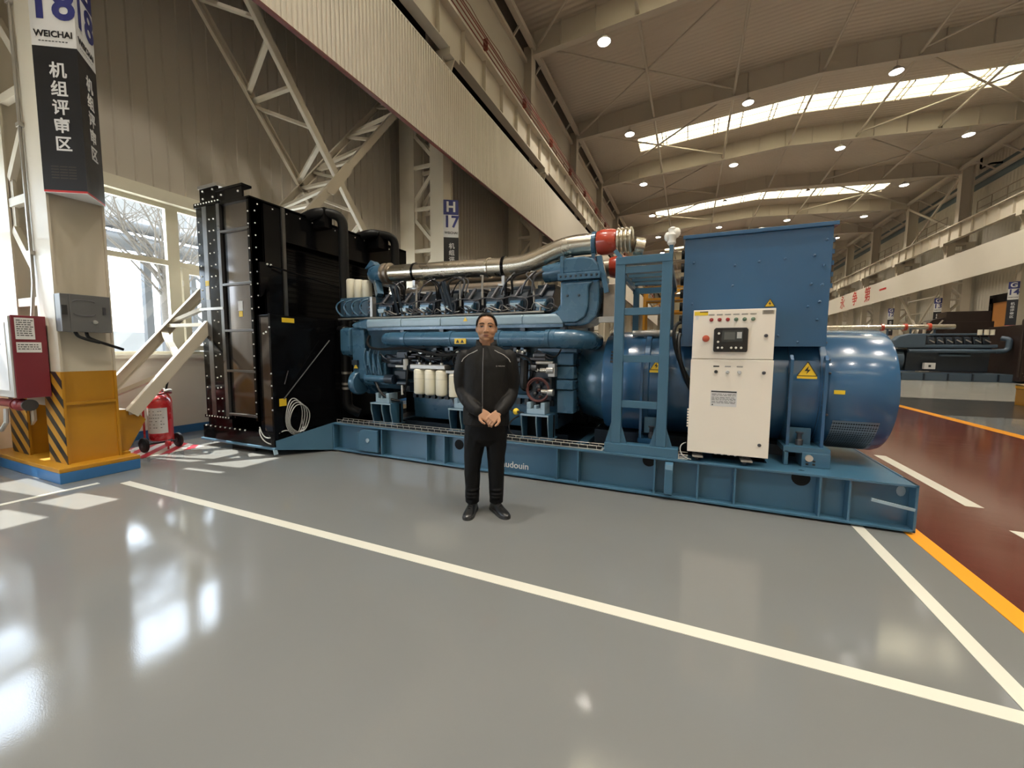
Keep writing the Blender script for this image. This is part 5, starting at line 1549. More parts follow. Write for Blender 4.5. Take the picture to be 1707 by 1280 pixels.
# head
body.ball((0, 0.012, 1.635), 0.1, 24, (0.82, 0.98, 0.955))
body.ball((0, -0.012, 1.585), 0.1, 24, (0.785, 0.81, 0.80))
body.ball((0, -0.030, 1.545), 0.1, 20, (0.665, 0.58, 0.47))
body.ball((0, -0.066, 1.518), 0.021, 12, (1.3, 0.9, 0.85))
for s in (-1, 1):
    body.ball((s * 0.043, -0.062, 1.578), 0.027, 12, (1, 0.75, 1.0))
    body.ball((s * 0.036, -0.076, 1.641), 0.022, 12, (1.3, 0.55, 0.45))
    body.ball((s * 0.083, 0.012, 1.603), 0.026, 12, (0.42, 0.62, 1.25))
    body.ball((s * 0.0115, -0.098, 1.578), 0.0095, 10, (1, 1, 0.8))
body.tube([(0, -0.080, 1.632), (0, -0.094, 1.605), (0, -0.104, 1.583)], [0.008, 0.010, 0.0125], 10)
body.ball((0, -0.105, 1.581), 0.0125, 10)
body.ball((0, -0.083, 1.551), 0.016, 12, (1.65, 0.55, 0.42))
body.ball((0, -0.081, 1.539), 0.016, 12, (1.45, 0.55, 0.42))
ring_loft(body, [(0, 0.012, 1.36, 0.075, 0.065), (0, 0.012, 1.42, 0.060, 0.058), (0, 0.008, 1.50, 0.064, 0.062), (0, 0.004, 1.56, 0.062, 0.062)], 20, 2.0)
# trunk and limbs under the clothes
ring_loft(body, [(0, 0, 0.74, 0.15, 0.10), (0, 0, 0.90, 0.155, 0.105), (0, 0, 1.10, 0.155, 0.10), (0, 0, 1.28, 0.165, 0.095), (0, 0, 1.36, 0.15, 0.08), (0, 0.005, 1.42, 0.07, 0.06)], 24)
for sh, el, wr in ((SH_L, EL_L, WR_L), (SH_R, EL_R, WR_R)):
    limb(body, [sh, el, wr], [0.052, 0.040, 0.026])
for hx, kx, ax in ((-0.088, -0.122, -0.122), (0.082, 0.084, 0.088)):
    limb(body, [(hx, 0, 0.78), (kx, -0.005, 0.46), (ax, 0.012, 0.09)], [0.082, 0.052, 0.034])
# hands, clasped in front
def hand(W, d, nrm, thumb_side, curls):
    W, d, nrm = Vector(W), Vector(d).normalized(), Vector(nrm)
    nrm = (nrm - d * nrm.dot(d)).normalized()
    s = d.cross(nrm) * thumb_side
    for k in range(5):
        t = k / 4
        body.tube([W + s * (0.030 - 0.060 * t) * 0.55 + d * 0.0, W + s * (0.030 - 0.060 * t) * 0.9 + d * 0.05, W + s * (0.030 - 0.060 * t) + d * 0.088], [0.015, 0.0145, 0.0115], 10)
    for k, (ln, off) in enumerate(((0.068, 0.031), (0.077, 0.0105), (0.072, -0.0105), (0.056, -0.031))):
        p = W + d * (0.088 - 0.004 * abs(k - 1)) + s * off
        dirv = d.copy()
        pts, rs = [p], [0.0098]
        for seg, (fr, ang) in enumerate(zip((0.45, 0.30, 0.25), curls)):
            q = math.radians(ang)
            axis = s
            dirv = (Matrix.Rotation(-q * thumb_side, 3, axis) @ dirv).normalized()
            if (dirv.dot(nrm) > d.dot(nrm) + 0.02 and seg == 0):
                dirv = (Matrix.Rotation(2 * q * thumb_side, 3, axis) @ dirv).normalized()
            p = p + dirv * (ln * fr)
            pts.append(p); rs.append(0.0092 - 0.001 * seg)
        body.tube(pts, rs, 10); body.ball(pts[-1], rs[-1], 10); body.ball(pts[1], 0.0098, 10)
    b = W + d * 0.028 + s * 0.030
    t1 = b + (d * 0.55 + s * 0.75 - nrm * -0.15).normalized() * 0.034
    t2 = t1 + (d * 0.9 + s * 0.15 + nrm * 0.1).normalized() * 0.030
    t3 = t2 + (d * 0.95 - s * 0.15).normalized() * 0.022
    body.tube([b, t1, t2, t3], [0.014, 0.0115, 0.0105, 0.0085], 10); body.ball(t3, 0.0085, 10)
# image-left hand lies behind, image-right hand clasps over it
hand((-0.048, -0.185, 0.925), (0.80, -0.14, -0.58), (0.25, -0.9, 0.25), 1, (12, 22, 18))
hand((0.108, -0.205, 0.918), (-0.66, -0.22, -0.70), (-0.25, -0.95, 0.18), -1, (18, 42, 34))
person, bvb = fuse(body, 'person', 'skin', 0.0045, 3)
tag(person, 'standing man in charcoal jacket and black trousers with clasped hands in front of the engine', 'person')

def front(bv, x, z, off=0.003, y0=-0.6):
    h = bv.ray_cast(Vector((x, y0, z)), Vector((0, 1, 0)))
    return (Vector((x, y0, z)) if h[0] is None else h[0]) + Vector((0, -off, 0))

# face
for s in (-1, 1):
    ex = s * 0.0345
    e = MB()
    pts = [front(bvb, ex + dx, 1.6165 + dz, 0.0005) for dx, dz in ((-0.017, -0.001), (-0.009, 0.004), (0.0, 0.0055), (0.009, 0.004), (0.017, 0.0), (0.009, -0.0035), (0.0, -0.0045), (-0.009, -0.0035))]
    e.add(pts, [tuple(range(8))])
    local(e, 'eye', 'eyewhite', person)
    i_ = MB(); c = front(bvb, ex, 1.617, 0.0015)
    i_.ball(c, 0.0055, 12, (1, 0.25, 0.85)); local(i_, 'iris', 'hair', person)
    l = MB(); l.tube([front(bvb, ex + dx, 1.6175 + dz, 0.001) for dx, dz in ((-0.019, -0.002), (-0.010, 0.0045), (0, 0.006), (0.010, 0.0045), (0.019, 0.0))], [0.001, 0.0022, 0.0024, 0.0022, 0.001], 8)
    local(l, 'eyelid_line', 'hair', person)
    l = MB(); l.tube([front(bvb, ex + dx, 1.611 + dz, 0.0) for dx, dz in ((-0.016, 0.001), (0, -0.002), (0.016, 0.001))], 0.0009, 6)
    local(l, 'lower_lid_line', 'lips', person)
    b = MB()
    bp_ = [(-0.024, -0.002), (-0.012, 0.004), (0.0, 0.006), (0.012, 0.005), (0.022, -0.001)]
    b.tube([front(bvb, ex + s * dx, 1.6415 + dz, 0.0) for dx, dz in [(-q[0], q[1]) for q in bp_][::-1]], [0.0025, 0.0042, 0.0045, 0.004, 0.0018], 8)
    local(b, 'eyebrow', 'hair', person)
    n_ = MB(); n_.ball(front(bvb, s * 0.0075, 1.5735, -0.002), 0.0032, 8, (1.2, 0.8, 0.6)); local(n_, 'nostril', 'hair', person)
m_ = MB(); m_.tube([front(bvb, x, 1.5448 + z, 0.0) for x, z in ((-0.026, 0.002), (-0.013, 0.0), (0, -0.0008), (0.013, 0.0), (0.026, 0.002))], [0.0012, 0.0017, 0.0018, 0.0017, 0.0012], 8)
local(m_, 'mouth_line', M['copper'], person)
for nm, zc, rr in (('upper_lip', 1.5495, 0.0036), ('lower_lip', 1.5395, 0.0042)):
    u = MB(); u.tube([front(bvb, x, zc + z, -0.0012) for x, z in ((-0.022, -0.002), (-0.010, 0.0), (0, -0.0005), (0.010, 0.0), (0.022, -0.002))], [0.0012, rr, rr, rr, 0.0012], 8)
    local(u, nm, 'lips', person)
# hair: cap over the skull, hairline cut
hm = MB().ball((0, 0.012, 1.635), 0.1, 72, (0.848, 1.03, 1.02))
keep = []
for q in hm.f:
    c = sum((Vector(hm.v[i]) for i in q), Vector()) / len(q)
    if c.y < -0.035: lim = 1.716 - 0.014 * (abs(c.x) / 0.055) ** 2
    elif c.y < -0.005: lim = 1.640 - 0.4 * (c.y + 0.035)
    elif c.y < 0.035: lim = 1.625
    else: lim = 1.555
    if c.z > lim: keep.append(q)
hm.f = keep
used = sorted({i for q in keep for i in q}); ix = {v: i for i, v in enumerate(used)}
hm.v = [hm.v[i] for i in used]; hm.f = [tuple(ix[i] for i in q) for q in keep]
local(hm, 'hair', 'hair', person, solid=0.007)

# jacket
jk = MB()
ring_loft(jk, [(0, 0, 0.785, 0.196, 0.140), (0, 0, 0.80, 0.198, 0.142), (0, 0, 0.88, 0.197, 0.140), (0, 0, 0.98, 0.192, 0.136), (0, 0, 1.10, 0.190, 0.133), (0, 0, 1.20, 0.196, 0.130), (0, 0.002, 1.29, 0.203, 0.124),
               (0, 0.004, 1.345, 0.210, 0.114), (0, 0.006, 1.395, 0.192, 0.102), (0, 0.008, 1.432, 0.142, 0.090), (0, 0.010, 1.460, 0.088, 0.080)], 36, 2.4)
for sh, el, wr in ((SH_L, EL_L, WR_L), (SH_R, EL_R, WR_R)):
    s = -1 if sh[0] < 0 else 1
    up_a = (sh[0] + s * 0.024, 0.008, 1.22)
    fo = tuple((a + b) / 2 for a, b in zip(el, wr)); fo = (fo[0] + s * 0.012, fo[1] - 0.01, fo[2] - 0.012)
    limb(jk, [(sh[0], sh[1], sh[2] - 0.012), up_a, el, fo, wr], [0.070, 0.071, 0.064, 0.056, 0.044], 18, 5)
    # creases
    for k in range(5):
        t = 0.2 + k * 0.16
        c = Vector(el) * (1 - t) + Vector(wr) * t
        jk.ball(c + Vector((s * 0.012, 0.0, -0.02)), 0.052 - 0.012 * t, 10, (0.9, 1.0, 1.0))
for x, z, a in ((-0.10, 0.86, 1), (0.06, 0.83, 1), (0.13, 0.93, 1), (-0.15, 0.98, 1)):
    jk.tube([(x - 0.05, -0.118, z + 0.03), (x, -0.128, z), (x + 0.06, -0.118, z - 0.01)], [0.006, 0.012, 0.006], 8)
jacket, bvj = fuse(jk, 'jacket', 'jacket', 0.0075, 4, person, folds=(0.0045, 11))
jacket['label'] = 'charcoal zip jacket with grey shoulder piping'
# stand collar, open at the throat
cl = MB()
vs, n = [], 26
for i in range(n):
    a = math.radians(-90 + 26 + (360 - 52) * i / (n - 1))
    for (rx, ry, z) in ((0.092, 0.086, 1.432), (0.078, 0.078, 1.512)):
        drop = 0.034 * max(0, 1 - min(i, n - 1 - i) / 4)
        vs.append((rx * math.cos(a), 0.010 + ry * math.sin(a), z - drop))
cl.add(vs, [(2 * i, 2 * i + 2, 2 * i + 3, 2 * i + 1) for i in range(n - 1)])
local(cl, 'collar', 'jacket', jacket, solid=0.008)
z_ = MB()
zz = [1.44 - i * 0.02 for i in range(33)]
zz = [z for z in zz if z > 0.80]
z_.tube([front(bvj, -0.022 - 0.004 * math.sin((1.44 - z) * 4), z, 0.001) for z in zz], 0.0032, 6)
local(z_, 'zip', 'zip', jacket)
for pts in (((-0.205, 1.325), (-0.190, 1.352), (-0.150, 1.385), (-0.105, 1.405), (-0.07, 1.425)), ((0.205, 1.325), (0.190, 1.352), (0.150, 1.385), (0.105, 1.405), (0.07, 1.425))):
    pp = MB(); q = []
    for (x, z) in pts: q.append(front(bvj, x, z, 0.001))
    pp.tube(q, 0.0035, 6); local(pp, 'shoulder_piping', 'piping', jacket)
def chest_text(body_, x, z, size):
    lg_ = text(body_, size, 'piping', (0, 0, 0), (1, 0, 0), (0, 1, 0), parent=None, extrude=0.0005)
    me = lg_.data
    p = front(bvj, x, z, 0.003)
    mm = PT @ Matrix.Translation(p) @ Matrix.Rotation(math.radians(90), 4, 'X') @ Matrix.Rotation(math.radians(14), 4, 'Y')
    me.transform(mm); lg_.parent = jacket; lg_.name = 'chest_lettering'
chest_text('WEICHAI', 0.130, 1.292, 0.014)
c_ = MB(); c_.ball(front(bvj, 0.090, 1.292, 0.001), 0.007, 10, (1, 0.3, 1)); local(c_, 'chest_badge', 'zip', jacket)

# trousers
tr = MB()
ring_loft(tr, [(0, 0, 0.60, 0.06, 0.06), (0, 0, 0.66, 0.155, 0.112), (0, 0, 0.74, 0.176, 0.124), (0, 0, 0.84, 0.172, 0.120)], 28, 2.3)
for hx, kx, ax in ((-0.092, -0.118, -0.122), (0.090, 0.088, 0.090)):
    limb(tr, [(hx, 0, 0.74), (hx * 0.6 + kx * 0.4, 0.0, 0.60), (kx, -0.006, 0.44), (ax, 0.006, 0.24), (ax, 0.010, 0.115)], [0.094, 0.086, 0.071, 0.062, 0.057], 18, 5)
    tr.tube([(ax, 0.01, 0.14), (ax, 0.01, 0.088)], [0.056, 0.058], 18)
    for z, dx in ((0.17, 0.0), (0.21, 0.006), (0.145, -0.004)):
        tr.ball((ax + dx, -0.012, z), 0.056, 12, (1.04, 1.0, 0.28))
trousers, bvt = fuse(tr, 'trousers', 'trousers', 0.0075, 4, person, folds=(0.005, 10))
# shoes
def shoe(ax, dirx):
    d = Vector((dirx, -1, 0)).normalized(); s = Vector((-d.y, d.x, 0)) * -1
    O = Vector((ax, 0.012, 0)) - d * 0.075
    secs = [(0.0, 0.026, 0.050), (0.015, 0.036, 0.085), (0.05, 0.040, 0.105), (0.10, 0.040, 0.108), (0.14, 0.042, 0.085), (0.18, 0.046, 0.066), (0.22, 0.047, 0.055), (0.255, 0.040, 0.047), (0.278, 0.026, 0.040), (0.288, 0.008, 0.030)]
    up_ = MB(); vs, fs, n = [], [], 14
    for t, w_, h_ in secs:
        for i in range(n):
            a = math.pi * i / (n - 1)
            vs.append(O + d * t + s * (w_ * math.cos(a)) + Vector((0, 0, 0.020 + (h_ - 0.02) * max(0.0, math.sin(a)) ** 0.8)))
    for k in range(len(secs) - 1):
        for i in range(n - 1):
            fs.append((k * n + i, k * n + i + 1, (k + 1) * n + i + 1, (k + 1) * n + i))
        fs.append((k * n + n - 1, k * n, (k + 1) * n, (k + 1) * n + n - 1))
    fs.append(tuple(range(n))); fs.append(tuple((len(secs) - 1) * n + i for i in range(n)))
    up_.add(vs, fs)
    so = local(up_, 'shoe', 'shoe', person)
    sl = MB(); vs = []
    ol = [(t, w_ + 0.004) for t, w_, h_ in secs]
    outline = [O + d * t + s * w_ for t, w_ in ol] + [O + d * t - s * w_ for t, w_ in reversed(ol)]
    k = len(outline)
    sl.add([p + Vector((0, 0, 0.0)) for p in outline] + [p + Vector((0, 0, 0.026)) for p in outline], [tuple(range(k)), tuple(range(k, 2 * k))] + [(i, (i + 1) % k, k + (i + 1) % k, k + i) for i in range(k)])
    local(sl, 'sole', 'sole', so, False)
    la = MB()
    for j in range(4):
        t = 0.115 + j * 0.022; h_ = 0.100 - j * 0.011
        la.tube([O + d * t + s * 0.022 + Vector((0, 0, h_ - 0.010)), O + d * (t + 0.004) + Vector((0, 0, h_ + 0.001)), O + d * t - s * 0.022 + Vector((0, 0, h_ - 0.010))], 0.003, 6)
    local(la, 'laces', 'blackmatt', so)
shoe(-0.122, -0.16)
shoe(0.090, 0.55)
# ================================================================ THINGS AROUND THE NEAR COLUMN
M['maroon'] = mat('maroon_cabinet', (0.16, 0.016, 0.026), 0.4, var=0.1, coat=0.2)
M['hydrant'] = mat('red_oxide_pipe', (0.24, 0.025, 0.03), 0.4, var=0.15)
M['extred'] = mat('extinguisher_red', (0.48, 0.02, 0.025), 0.28, var=0.06, coat=0.5)
M['greybox'] = mat('grey_steel_box', (0.15, 0.15, 0.15), 0.38, metal=0.3, var=0.08)
M['alu'] = mat('aluminium_frame', (0.62, 0.63, 0.62), 0.35, metal=0.5)

hc = thing('hose_cabinet', 'maroon fire hose cabinet with aluminium door hung on the near column', 'cabinet', (-6.7, 1.82, 0.89))
MB().box(-7.15, -6.30, 1.70, 1.945, 0.89, 1.745).build('body', 'maroon', hc, bevel=0.004)
MB().box(-7.14, -6.31, 1.683, 1.70, 0.90, 1.735).build('door_frame', 'alu', hc, bevel=0.004)
MB().box(-7.06, -6.39, 1.678, 1.684, 0.97, 1.67).build('door_glass', 'signwhite', hc)
pr = MB()
random.seed(4)
for i in range(9):
    z = 1.05 + i * 0.065
    pr.box(-6.95, -6.95 + random.uniform(0.2, 0.45), 1.676, 1.678, z, z + 0.02)
pr.build('door_print', 'maroon', hc)
for z0, z1, y1, nm in ((1.50, 1.72, 1.86, 'notice'), (1.365, 1.47, 1.90, 'notice')):
    n_ = MB().box(-6.30, -6.297, 1.725, y1, z0, z1).build(nm, 'signwhite', hc)
    q = MB(); random.seed(int(z0 * 10))
    zz = z1 - 0.03
    while zz > z0 + 0.015:
        y = 1.735
        while y < y1 - 0.02:
            w_ = random.uniform(0.008, 0.03)
            q.box(-6.297, -6.2962, y, min(y + w_, y1 - 0.008), zz, zz + 0.009); y += w_ + 0.006
        zz -= 0.022
    q.build('printed_lines', 'ink', n_)
hp = thing('hydrant_pipe', 'dark red hydrant pipe with valve below the hose cabinet', 'pipe', (-6.8, 1.82, 0.80))
MB().cyl((-7.5, 1.80, 0.80), (-6.62, 1.80, 0.80), 0.045, n=16).build('pipe', 'hydrant', hp, True)
MB().ball((-6.60, 1.80, 0.80), 0.075, 16, (1, 0.9, 0.9)).build('valve_body', 'hydrant', hp, True)
MB().cyl((-6.60, 1.80, 0.80), (-6.44, 1.82, 0.80), 0.05, n=16).build('outlet', 'hydrant', hp, True)
MB().lathe([(0, 0.062), (0.03, 0.062)], (-6.70, 1.80, 0.80), (1, 0, 0), 16).build('flange', 'hydrant', hp, True)
MB().lathe([(0, 0.062), (0.03, 0.062)], (-6.46, 1.82, 0.80), (1, 0, 0), 16).build('flange', 'bolt_dark', hp, True)
MB().cyl((-6.60, 1.80, 0.80), (-6.60, 1.80, 0.90), 0.02, n=10).build('riser', 'hydrant', hp, True)
MB().tube([(-6.85, 1.76, 0.74), (-6.80, 1.74, 0.60), (-6.95, 1.74, 0.50), (-7.2, 1.76, 0.52)], 0.02, 8).build('drain_hose', 'greycable', hp, True)
MB().tube([(-7.5, 1.80, 0.80), (-7.62, 1.80, 0.80), (-7.62, 1.80, 0.18)], 0.045, 12).build('down_pipe', 'hydrant', hp, True)
cd = thing('conduit', 'thin grey conduit running down the near column to the hose cabinet', 'conduit', (-6.47, 1.93, 1.745))
MB().tube([(-6.47, 1.935, 8.6), (-6.47, 1.935, 2.35), (-6.46, 1.93, 2.1), (-6.46, 1.90, 1.75)], 0.016, 8).build('pipe', 'galv', cd, True)
for z in (2.4, 3.7, 4.9):
    MB().box(-6.51, -6.43, 1.915, 1.955, z, z + 0.04).build('clip', 'galv', cd)

jb = thing('junction_box', 'grey metal control box on the near column face', 'electric box', (-6.02, 2.15, 1.58))
MB().box(-6.10, -5.965, 1.955, 2.345, 1.585, 1.980).build('body', 'greybox', jb, bevel=0.006)
d_ = MB().box(-5.965, -5.952, 2.02, 2.345, 1.585, 1.980).build('door', 'greybox', jb, bevel=0.004)
MB().box(-5.953, -5.950, 1.958, 2.0, 1.76, 1.86).build('dark_slot', 'ink', jb)
for r_, z in ((0.07, 1.90), (0.07, 1.78)):
    MB().tube([(-5.951, 2.13 + r_ * 1.2 * math.cos(a), z + 0.35 * r_ * math.sin(a) * (1 if z > 1.85 else -1)) for a in [math.pi * i / 12 for i in range(13)]], 0.004, 6).build('emblem_arc', 'bolt_dark', d_, True)
MB().lathe([(0, 0.022), (0.012, 0.020)], (-5.952, 2.21, 1.695), (1, 0, 0), 16).build('lamp', 'bolt', d_, True)
MB().box(-5.952, -5.94, 2.275, 2.30, 1.78, 1.86).build('latch', 'bolt_dark', d_)
jc = MB().tube(rounded([(-6.0, 2.15, 1.585), (-5.98, 2.15, 1.53), (-5.97, 2.22, 1.49), (-5.97, 2.44, 1.40)], 0.05), 0.016, 8).build('black_cable', 'rubber', None, True)
tag(jc, 'short black cable leaving the grey box on the near column', 'cable')
jc2 = MB().tube(rounded([(-5.99, 2.06, 1.585), (-5.97, 2.07, 1.54), (-5.96, 2.15, 1.50), (-5.96, 2.24, 1.475)], 0.05), 0.016, 8).build('black_cable', 'rubber', None, True)
tag(jc2, 'second black cable curving under the grey box on the near column', 'cable')

# ---- wheeled fire extinguisher
ex = thing('wheeled_extinguisher', 'red wheeled fire extinguisher with white label by the window wall', 'fire extinguisher', (-6.74, 3.10, 0))
cx, cy = -6.74, 3.10
MB().lathe([(0, 0.09), (0.02, 0.125), (0.05, 0.135), (0.52, 0.135), (0.58, 0.120), (0.63, 0.07), (0.65, 0.035), (0.70, 0.03)], (cx, cy, 0.13), (0, 0, 1), 28).build('cylinder', 'extred', ex, True)
# label wraps the side that faces the hall
lb = MB(); vs = []
n = 12
for i in range(n + 1):
    a = math.radians(-100 + 110 * i / n)
    for z in (0.25, 0.60):
        vs.append((cx + 0.1365 * math.cos(a), cy + 0.1365 * math.sin(a), z))
lb.add(vs, [(2 * i, 2 * i + 2, 2 * i + 3, 2 * i + 1) for i in range(n)])
l_ = lb.build('label', 'signwhite', ex, True)
q = MB(); random.seed(8)
for k in range(6):
    z = 0.55 - k * 0.045
    for i in range(7):
        if random.random() < 0.6:
            a = math.radians(-80 + i * 11)
            q.add([(cx + 0.1372 * math.cos(a + t), cy + 0.1372 * math.sin(a + t), z + h_) for t, h_ in ((0, 0), (0.12, 0), (0.12, 0.008), (0, 0.008))], [(0, 1, 2, 3)])
q.build('label_print', 'ink', l_)
fx, fy = 0.10, -0.10
fr = MB()
for s in (-1, 1):
    fr.tube(rounded([(cx - 0.05, cy + s * 0.165, 0.10), (cx - 0.05, cy + s * 0.165, 0.70), (cx - 0.06, cy + s * 0.11, 0.80)], 0.05), 0.013, 8)
fr.build('frame', 'extred', ex, True)
MB().tube(rounded([(cx - 0.06, cy - 0.11, 0.80), (cx - 0.06, cy + 0.11, 0.80), (cx - 0.06, cy + 0.15, 0.97), (cx - 0.06, cy + 0.02, 1.0)], 0.05), 0.013, 8).build('handle', 'rubber', ex, True)
MB().tube([(cx + 0.13 * math.cos(a), cy + 0.13 * math.sin(a), 0.80 + 0.012 * math.sin(3 * a)) for a in [2 * math.pi * i / 20 for i in range(20)]], 0.017, 8, True).build('hose_ring', 'hydrant', ex, True)
MB().tube([(cx + 0.14 * math.cos(a), cy + 0.13 * math.sin(a), 0.83 + 0.012 * math.sin(3 * a)) for a in [2 * math.pi * i / 20 for i in range(14)]], 0.015, 8).build('hose_end', 'white', ex, True)
MB().box(cx - 0.05, cx + 0.03, cy - 0.04, cy + 0.04, 0.83, 0.90).build('valve', 'hydrant', ex, bevel=0.006)
MB().cyl((cx, cy - 0.18, 0.10), (cx, cy + 0.18, 0.10), 0.012, n=8).build('axle', 'bolt_dark', ex)
for s in (-1, 1):
    w_ = MB().lathe([(0, 0.06), (0.004, 0.095), (0.012, 0.102), (0.038, 0.102), (0.046, 0.095), (0.05, 0.06)], (cx + 0.0, cy + s * 0.20 - 0.025, 0.102), (0, 1, 0), 24).build('wheel', 'rubber', ex, True)
    MB().lathe([(-0.004, 0.03), (0.054, 0.03)], (cx, cy + s * 0.20 - 0.025, 0.102), (0, 1, 0), 14).build('hub', 'bolt_dark', w_, True)
MB().cyl((cx + 0.16, cy - 0.02, 0.10), (cx + 0.16, cy + 0.02, 0.10), 0.04, n=14).build('front_caster', 'extred', ex, True)
MB().cyl((cx + 0.16, cy, 0.02), (cx + 0.16, cy, 0.14), 0.012, n=8).build('front_leg', 'extred', ex)

# ================================================================ FAR SIDE OF THE HALL
# ---- second generator set, far right
M['dullblue'] = mat('far_engine_blue', (0.055, 0.085, 0.120), 0.4, var=0.12, coat=0.2)
M['brownblack'] = mat('brown_black_frame', (0.026, 0.015, 0.012), 0.4, var=0.2)
g2 = thing('generator_set', 'second blue generator set with black radiator, far right beyond the walkway', 'generator', (13, 29, 0))
GY = 28.6
MB().box(9.2, 15.9, GY, GY + 1.9, 0.0, 0.42).build('skid', 'dullblue', g2, bevel=0.02)
for i in range(7):
    MB().box(9.6 + i * 0.95, 9.66 + i * 0.95, GY - 0.05, GY, 0.05, 0.40).build('skid_stiffener', 'darkblue', g2)
MB().prism([(GY + 0.5, 0.5), (GY + 0.42, 1.3), (GY + 0.3, 1.7), (GY + 0.6, 2.0), (GY + 1.4, 2.0), (GY + 1.6, 1.6), (GY + 1.4, 0.5)], 'x', 10.9, 14.2).build('block', 'darkblue', g2, bevel=0.02)
MB().cyl((10.9, GY + 0.25, 1.58), (14.3, GY + 0.25, 1.58), 0.10, n=16).build('water_pipe', 'dullblue', g2, True)
MB().box(11.1, 14.4, GY + 0.28, GY + 0.6, 1.75, 1.92).build('intake_duct', 'dullblue', g2, bevel=0.03)
MB().prism([(10.3, 1.75), (10.3, 2.15), (10.5, 2.40), (10.9, 2.52), (11.6, 2.52), (11.6, 1.75)], 'y', GY + 0.25, GY + 0.9).build('elbow_housing', 'dullblue', g2, bevel=0.05)
MB().box(11.5, 14.4, GY + 0.6, GY + 1.1, 2.42, 2.52).build('top_cover', 'dullblue', g2, bevel=0.02)
for i in range(7):
    x = 11.75 + i * 0.36
    MB().prism([(GY + 0.40, 1.95), (GY + 0.50, 2.30), (GY + 0.8, 2.40), (GY + 0.9, 1.95)], 'x', x, x + 0.26).build('cylinder_head', 'darkblue', g2, bevel=0.02)
    MB().beam((x + 0.02, GY + 0.36, 2.18), (x + 0.24, GY + 0.36, 2.04), 0.03, 0.05).build('injector_lead', 'galv', g2)
MB().tube(rounded([(14.3, GY + 0.25, 1.58), (14.75, GY + 0.25, 1.6), (14.8, GY + 0.3, 2.2), (14.6, GY + 0.5, 2.25)], 0.25), 0.12, 12).build('end_elbow', 'dullblue', g2, True)
for x in (13.75, 14.0, 14.22):
    MB().lathe([(0, 0.09), (0.28, 0.09)], (x, GY + 0.45, 2.42), (0, 0, 1), 14).build('canister', 'filter', g2, True)
MB().box(11.55, 12.0, GY + 0.1, GY + 0.3, 0.62, 0.95).build('white_box', 'signwhite', g2)
MB().box(11.72, 11.82, GY + 0.09, GY + 0.1, 0.72, 0.84).build('box_mark', 'ink', g2)
MB().cyl((12.2, GY + 0.3, 1.35), (13.4, GY + 0.3, 1.35), 0.06, n=10).build('side_pipe', 'dullblue', g2, True)
MB().cyl((7.0, GY + 1.0, 2.92), (13.0, GY + 1.0, 2.90), 0.14, n=16).build('exhaust_pipe', 'exhaust', g2, True)
for x in (9.9, 10.9, 11.9):
    MB().lathe([(0, 0.2), (0.12, 0.2)], (x, GY + 1.0, 2.91), (1, 0, 0), 16).build('red_flange', 'coupling', g2, True)
    MB().beam((x + 0.3, GY + 1.0, 2.0), (x + 0.3, GY + 1.0, 2.8), 0.08, 0.08).build('pipe_stand', 'dullblue', g2)
MB().lathe([(0, 0.62), (1.5, 0.62)], (9.3, GY + 0.95, 1.10), (1, 0, 0), 28).build('alternator', 'dullblue', g2, True)
r2 = MB().box(14.9, 16.0, GY - 0.45, GY + 2.2, 0.10, 2.9).build('radiator', 'brownblack', g2, bevel=0.02)
MB().tube(rounded([(14.86, GY - 0.4, 0.3), (14.86, GY - 0.4, 3.15), (15.3, GY - 0.4, 3.25), (16.0, GY - 0.4, 3.25)], 0.1), 0.05, 8).build('guard_rail', 'brownblack', r2, True)
MB().beam((15.9, GY - 0.45, 2.2), (16.2, GY - 0.45, 3.2), 0.05, 0.05).build('guard_strut', 'brownblack', r2)
bo = MB(); random.seed(6)
for i in range(26):
    bo.ball((14.95 + random.uniform(0, 1.0), GY - 0.46, random.choice((0.35, 0.5, 0.9, 1.2, 1.5))), 0.018, 6)
bo.build('bolts', 'galv', r2)['kind'] = 'stuff'

g3 = thing('spare_radiator', 'dark brown radiator with slanted guard standing behind the second generator set', 'radiator', (14.2, 32.6, 0))
MB().box(13.6, 15.7, 32.0, 33.2, 0, 3.3).build('body', 'brownblack', g3, bevel=0.02)
MB().prism([(12.75, 2.2), (13.6, 2.2), (13.6, 3.55), (13.1, 3.45), (12.95, 3.3)], 'y', 32.0, 33.0).build('guard', 'brownblack', g3)
MB().beam((13.5, 31.96, 3.4), (12.75, 31.96, 2.2), 0.06, 0.06).build('guard_strut', 'rafter', g3)
MB().box(13.7, 15.6, 32.1, 33.1, 3.3, 3.9).build('top_tank', 'brownblack', g3)
MB().box(12.7, 12.8, 32.0, 32.1, 0, 3.3).build('leg', 'cream', g3)

yb = thing('safety_block', 'yellow safety block with black hazard stripes at the right edge of the walkway', 'block', (9.1, 15.8, 0))
MB().box(8.5, 9.7, 15.45, 16.15, 0, 0.46).build('body', 'yellow', yb, bevel=0.01)
MB().box(8.49, 9.71, 15.44, 16.16, 0.46, 0.575).build('striped_top', stripe_mat('hazard_far', (0.62, 0.31, 0.02), (0.012, 0.012, 0.012), (1, 0, 1), 0.16, 0.5), yb)
MB().tube([(8.8, 15.6, 0.575), (8.8, 15.6, 0.64), (8.95, 15.6, 0.64), (8.95, 15.6, 0.575)], 0.02, 8).build('lifting_loop', 'ink', yb)

